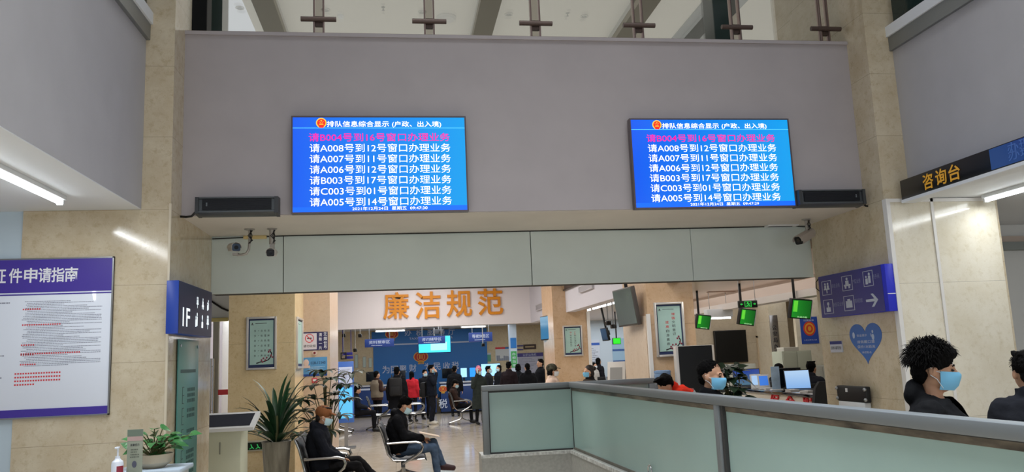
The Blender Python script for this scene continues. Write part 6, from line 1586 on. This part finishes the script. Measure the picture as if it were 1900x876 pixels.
# --- standing group behind the partition at the far right of the tax hall
stand(906, 679, 25.2, 75, 'man in dark jacket standing right behind the pink-hatted woman', jacket='#23262a', hair='short', mask='p')
stand(925, 677, 27.0, -60, 'person in black with pale mask at the far counter monitor', jacket='#1a1c22', hair='bob', mask='p')
stand(944, 671, 23.3, 150, 'tall person in dark plum plaid coat seen from behind in the standing group', jacket='#251c20', hair='short', mask=None)
stand(961, 675, 24.4, 170, 'woman with black bob seen from behind in the standing group', jacket='#15171c', hair='bob', mask=None, group=None)
stand(978, 674, 22.5, 185, 'broad person in black hooded coat seen from behind in the standing group', jacket='#131418', hair='crop', mask=None, hood=True, wide=1.12)
stand(1002, 666, 23.4, -70, 'tall man in black at the right end of the standing group', jacket='#15161a', hair='short', mask=None)
stand(1024, 676, 15.2, 80, 'person in camouflage cap and cream coat behind the partition', jacket='#d8bfae', hair='bob', mask='w', hat=('camo', '#4a4a3f'), over=A_fore, jk=.045)
stand(1092, 677, 14.6, -75, 'woman in dark jacket and bright blue mask facing left by the far tan pillar', jacket='#1d1b1b', vest='#3a3028', hair='bun', hairm=M_hairb, mask='b', over=A_fore)
# --- office beyond
stand(1110, 664, 27.0, 120, 'dark-haired office worker at the left of the far office opening', jacket='#1b1b20', hair='bob', mask=None)
stand(1102, 672, 26.3, 40, 'office worker in pale top bending at a desk in the far office', jacket='#b9b4ad', hair='bob', mask='w')
stand(1151, 671, 25.5, 10, 'office worker behind the white monitors in the far office', jacket='#1f222b', hair='short', mask='w')
# --- clerks at the white counter
P = at(1509, 684, X=7.35); person('clerk in dark uniform seated behind the white counter by the pale blue laptop', (P.x, P.y, P.z-1.18), 130, 1.72, SIT, jacket='#25272f', hair='short', mask=None, seed=8)
P = at(1453, 686, X=7.35); person('clerk whose black hair shows above the black monitor on the white counter', (P.x, P.y, P.z-1.14), 100, 1.66, SIT, jacket='#1b1c22', hair='bob', mask=None, seed=9)
for i, (px, pyy, X_, rz) in enumerate(((1509, 684, 7.35, 130), (1453, 686, 7.35, 100))):
    P = at(px, pyy, X=X_); dz = P.z-(1.18, 1.14)[i]-.02; r = thing('task_chair', ['dark task chair under the clerk beside the lit laptop', 'dark task chair under the clerk behind the black monitor'][i], 'chair', (P.x, P.y, 0), rz, 'task chairs behind the white counter')
    MB().box(-.23, .23, -.2, .25, .38+dz, .45+dz, bev=.03).build('seat', M_blackm, r); MB().box(-.2, .2, .3, .35, .55+dz, .95+dz, bev=.02).box(-.03, .03, .22, .33, .4+dz, .6+dz).build('backrest', M_blackm, r); MB().cyl((0, 0, .05), (0, 0, .4+dz), .03).build('gas_lift', M_steel, r)
    b = MB()
    for k in range(5): t = 2*PI*k/5; b.cyl((0, 0, .09), (.28*math.cos(t), .28*math.sin(t), .03), .025, .03)
    b.build('castor_base', M_black, r)

# ------------------------------------------------------------------ far office furniture between the tan pillars
cx, W, z, H = place(1124, 1144, 674, 712, Y=13.2)
r = thing('standee', 'leaning white notice stand with a grey panel between the two tan pillars', 'stand', (cx, 13.2, 0), rot=(R_(-10), 0, R_(-35)))
MB().box(-.16, .16, -.015, .015, .7, 1.72, bev=.006).build('panel', mat('standee_white', '#d8d4ce', .5), r); MB().box(-.11, .11, -.018, -.015, 1.3, 1.62).build('grey_field', mat('standee_grey', '#9a9a98', .6), r)
MB().box(-.02, .02, 0, .04, 0, .72).box(-.2, .2, -.15, .2, 0, .03).build('foot', M_steel, r)
Yo = 24.5
xd0, xd1 = at(1103, 700, Y=Yo).x, at(1170, 700, Y=Yo).x
r = thing('office_desk', 'white desk row in the far office beyond the tan pillars', 'desk', ((xd0+xd1)/2, Yo, 0)); W = xd1-xd0
MB().box(-W/2, W/2, 0, .7, .7, .75, bev=.006).build('top', M_wplastic, r); MB().box(-W/2, W/2, .02, .05, .05, .7).build('front_panel', mat('desk_pale', '#c9ced6', .5), r)
for sx in (-1, 1): MB().box(sx*(W/2-.04)-.03, sx*(W/2-.04)+.03, .05, .65, 0, .7).build('leg', M_steel, r)
for i, px in enumerate((1115, 1132, 1150, 1162)):
    P = at(px, 690, Y=Yo+.3); monitor((P.x, Yo+.3, .75), 180, .25, .24, ['leftmost white-backed monitor on the far office desk', 'second white-backed monitor on the far office desk', 'third white-backed monitor on the far office desk', 'rightmost white-backed monitor on the far office desk'][i], M_wplastic, 'monitors on the far office desk')
cx, W, z, H = place(1095, 1113, 630, 690, Y=27.4); r = thing('wall_poster', 'pale poster with blue header on the far office wall', 'poster', (cx, 27.5, z)); MB().box(-W/2, W/2, -.02, 0, 0, H).build('board', mat('office_poster', '#cdd6e4', .5), r); MB().box(-W/2, W/2, -.024, -.02, H*.82, H*.9).build('header_band', mat('office_blue', '#3a62b8', .5), r); fine_print(r, -W*.4, W*.4, H*.3, H*.75, 8, M_ink, -.021)
cx, W, z, H = place(1140, 1160, 628, 690, Y=27.4); r = thing('wall_board', 'bluish glass notice board beside the green screen in the far office', 'board', (cx, 27.5, z)); MB().box(-W/2, W/2, -.02, 0, 0, H).build('board', mat('office_board', '#9dbdd6', .3), r); MB().box(-W/2, W/2, -.024, -.02, H*.62, H*.68).build('upper_rail', mat('office_rail', '#3f5f9a', .5), r); MB().box(-W/2, W/2, -.024, -.02, H*.3, H*.34).build('lower_rail', mat('office_rail', '#3f5f9a', .5), r)
cx, W, z, H = place(1137, 1151, 627, 639, Y=22); r = thing('hanging_television', 'bright green screen in the far office seen left of the near tan pillar', 'screen', (cx, 22, z)); MB().box(-W/2, W/2, -.03, .04, 0, H, bev=.006).build('housing', M_black, r); MB().box(-W/2+.012, W/2-.012, -.034, -.03, .012, H-.012).build('panel', mat('office_green', '#2fd02c', .3, emit=.9), r); MB().cyl((0, .0, H), (0, .0, CZ-z), .02).build('ceiling_mount', M_blackm, r)
A = at(1118, 632, Y=19); B = at(1129, 632, Y=18.6)
flat_tv(A, B, at(1123, 609, Y=19).z, at(1123, 633, Y=19).z, 'small dark blue television hanging in the far office opening', mat('tv_dim_blue', '#3c5674', .2), tilt=10, hang=max(.2, CZ-at(1123, 609, Y=19).z+.02), name='hanging_television')
for i, (x, y) in enumerate(((1138, 606), (1128, 600))): 
    Y = 15.5; P = at(x, y, Y=Y); r = thing('dome_camera', ['black camera hanging beside the large television', 'small grey camera hanging left of the black one'][i], 'camera', (P.x, Y, P.z)); MB().box(-.05, .05, -.08, .06, -.04, .04, bev=.012).build('housing', M_black, r); MB().cyl((0, 0, .04), (0, 0, CZ-P.z), .012).build('hanger', M_steel, r); MB().cyl((0, -.08, 0), (0, -.09, 0), .025).build('lens', mat('lens_glass', '#05070b', .03), r)
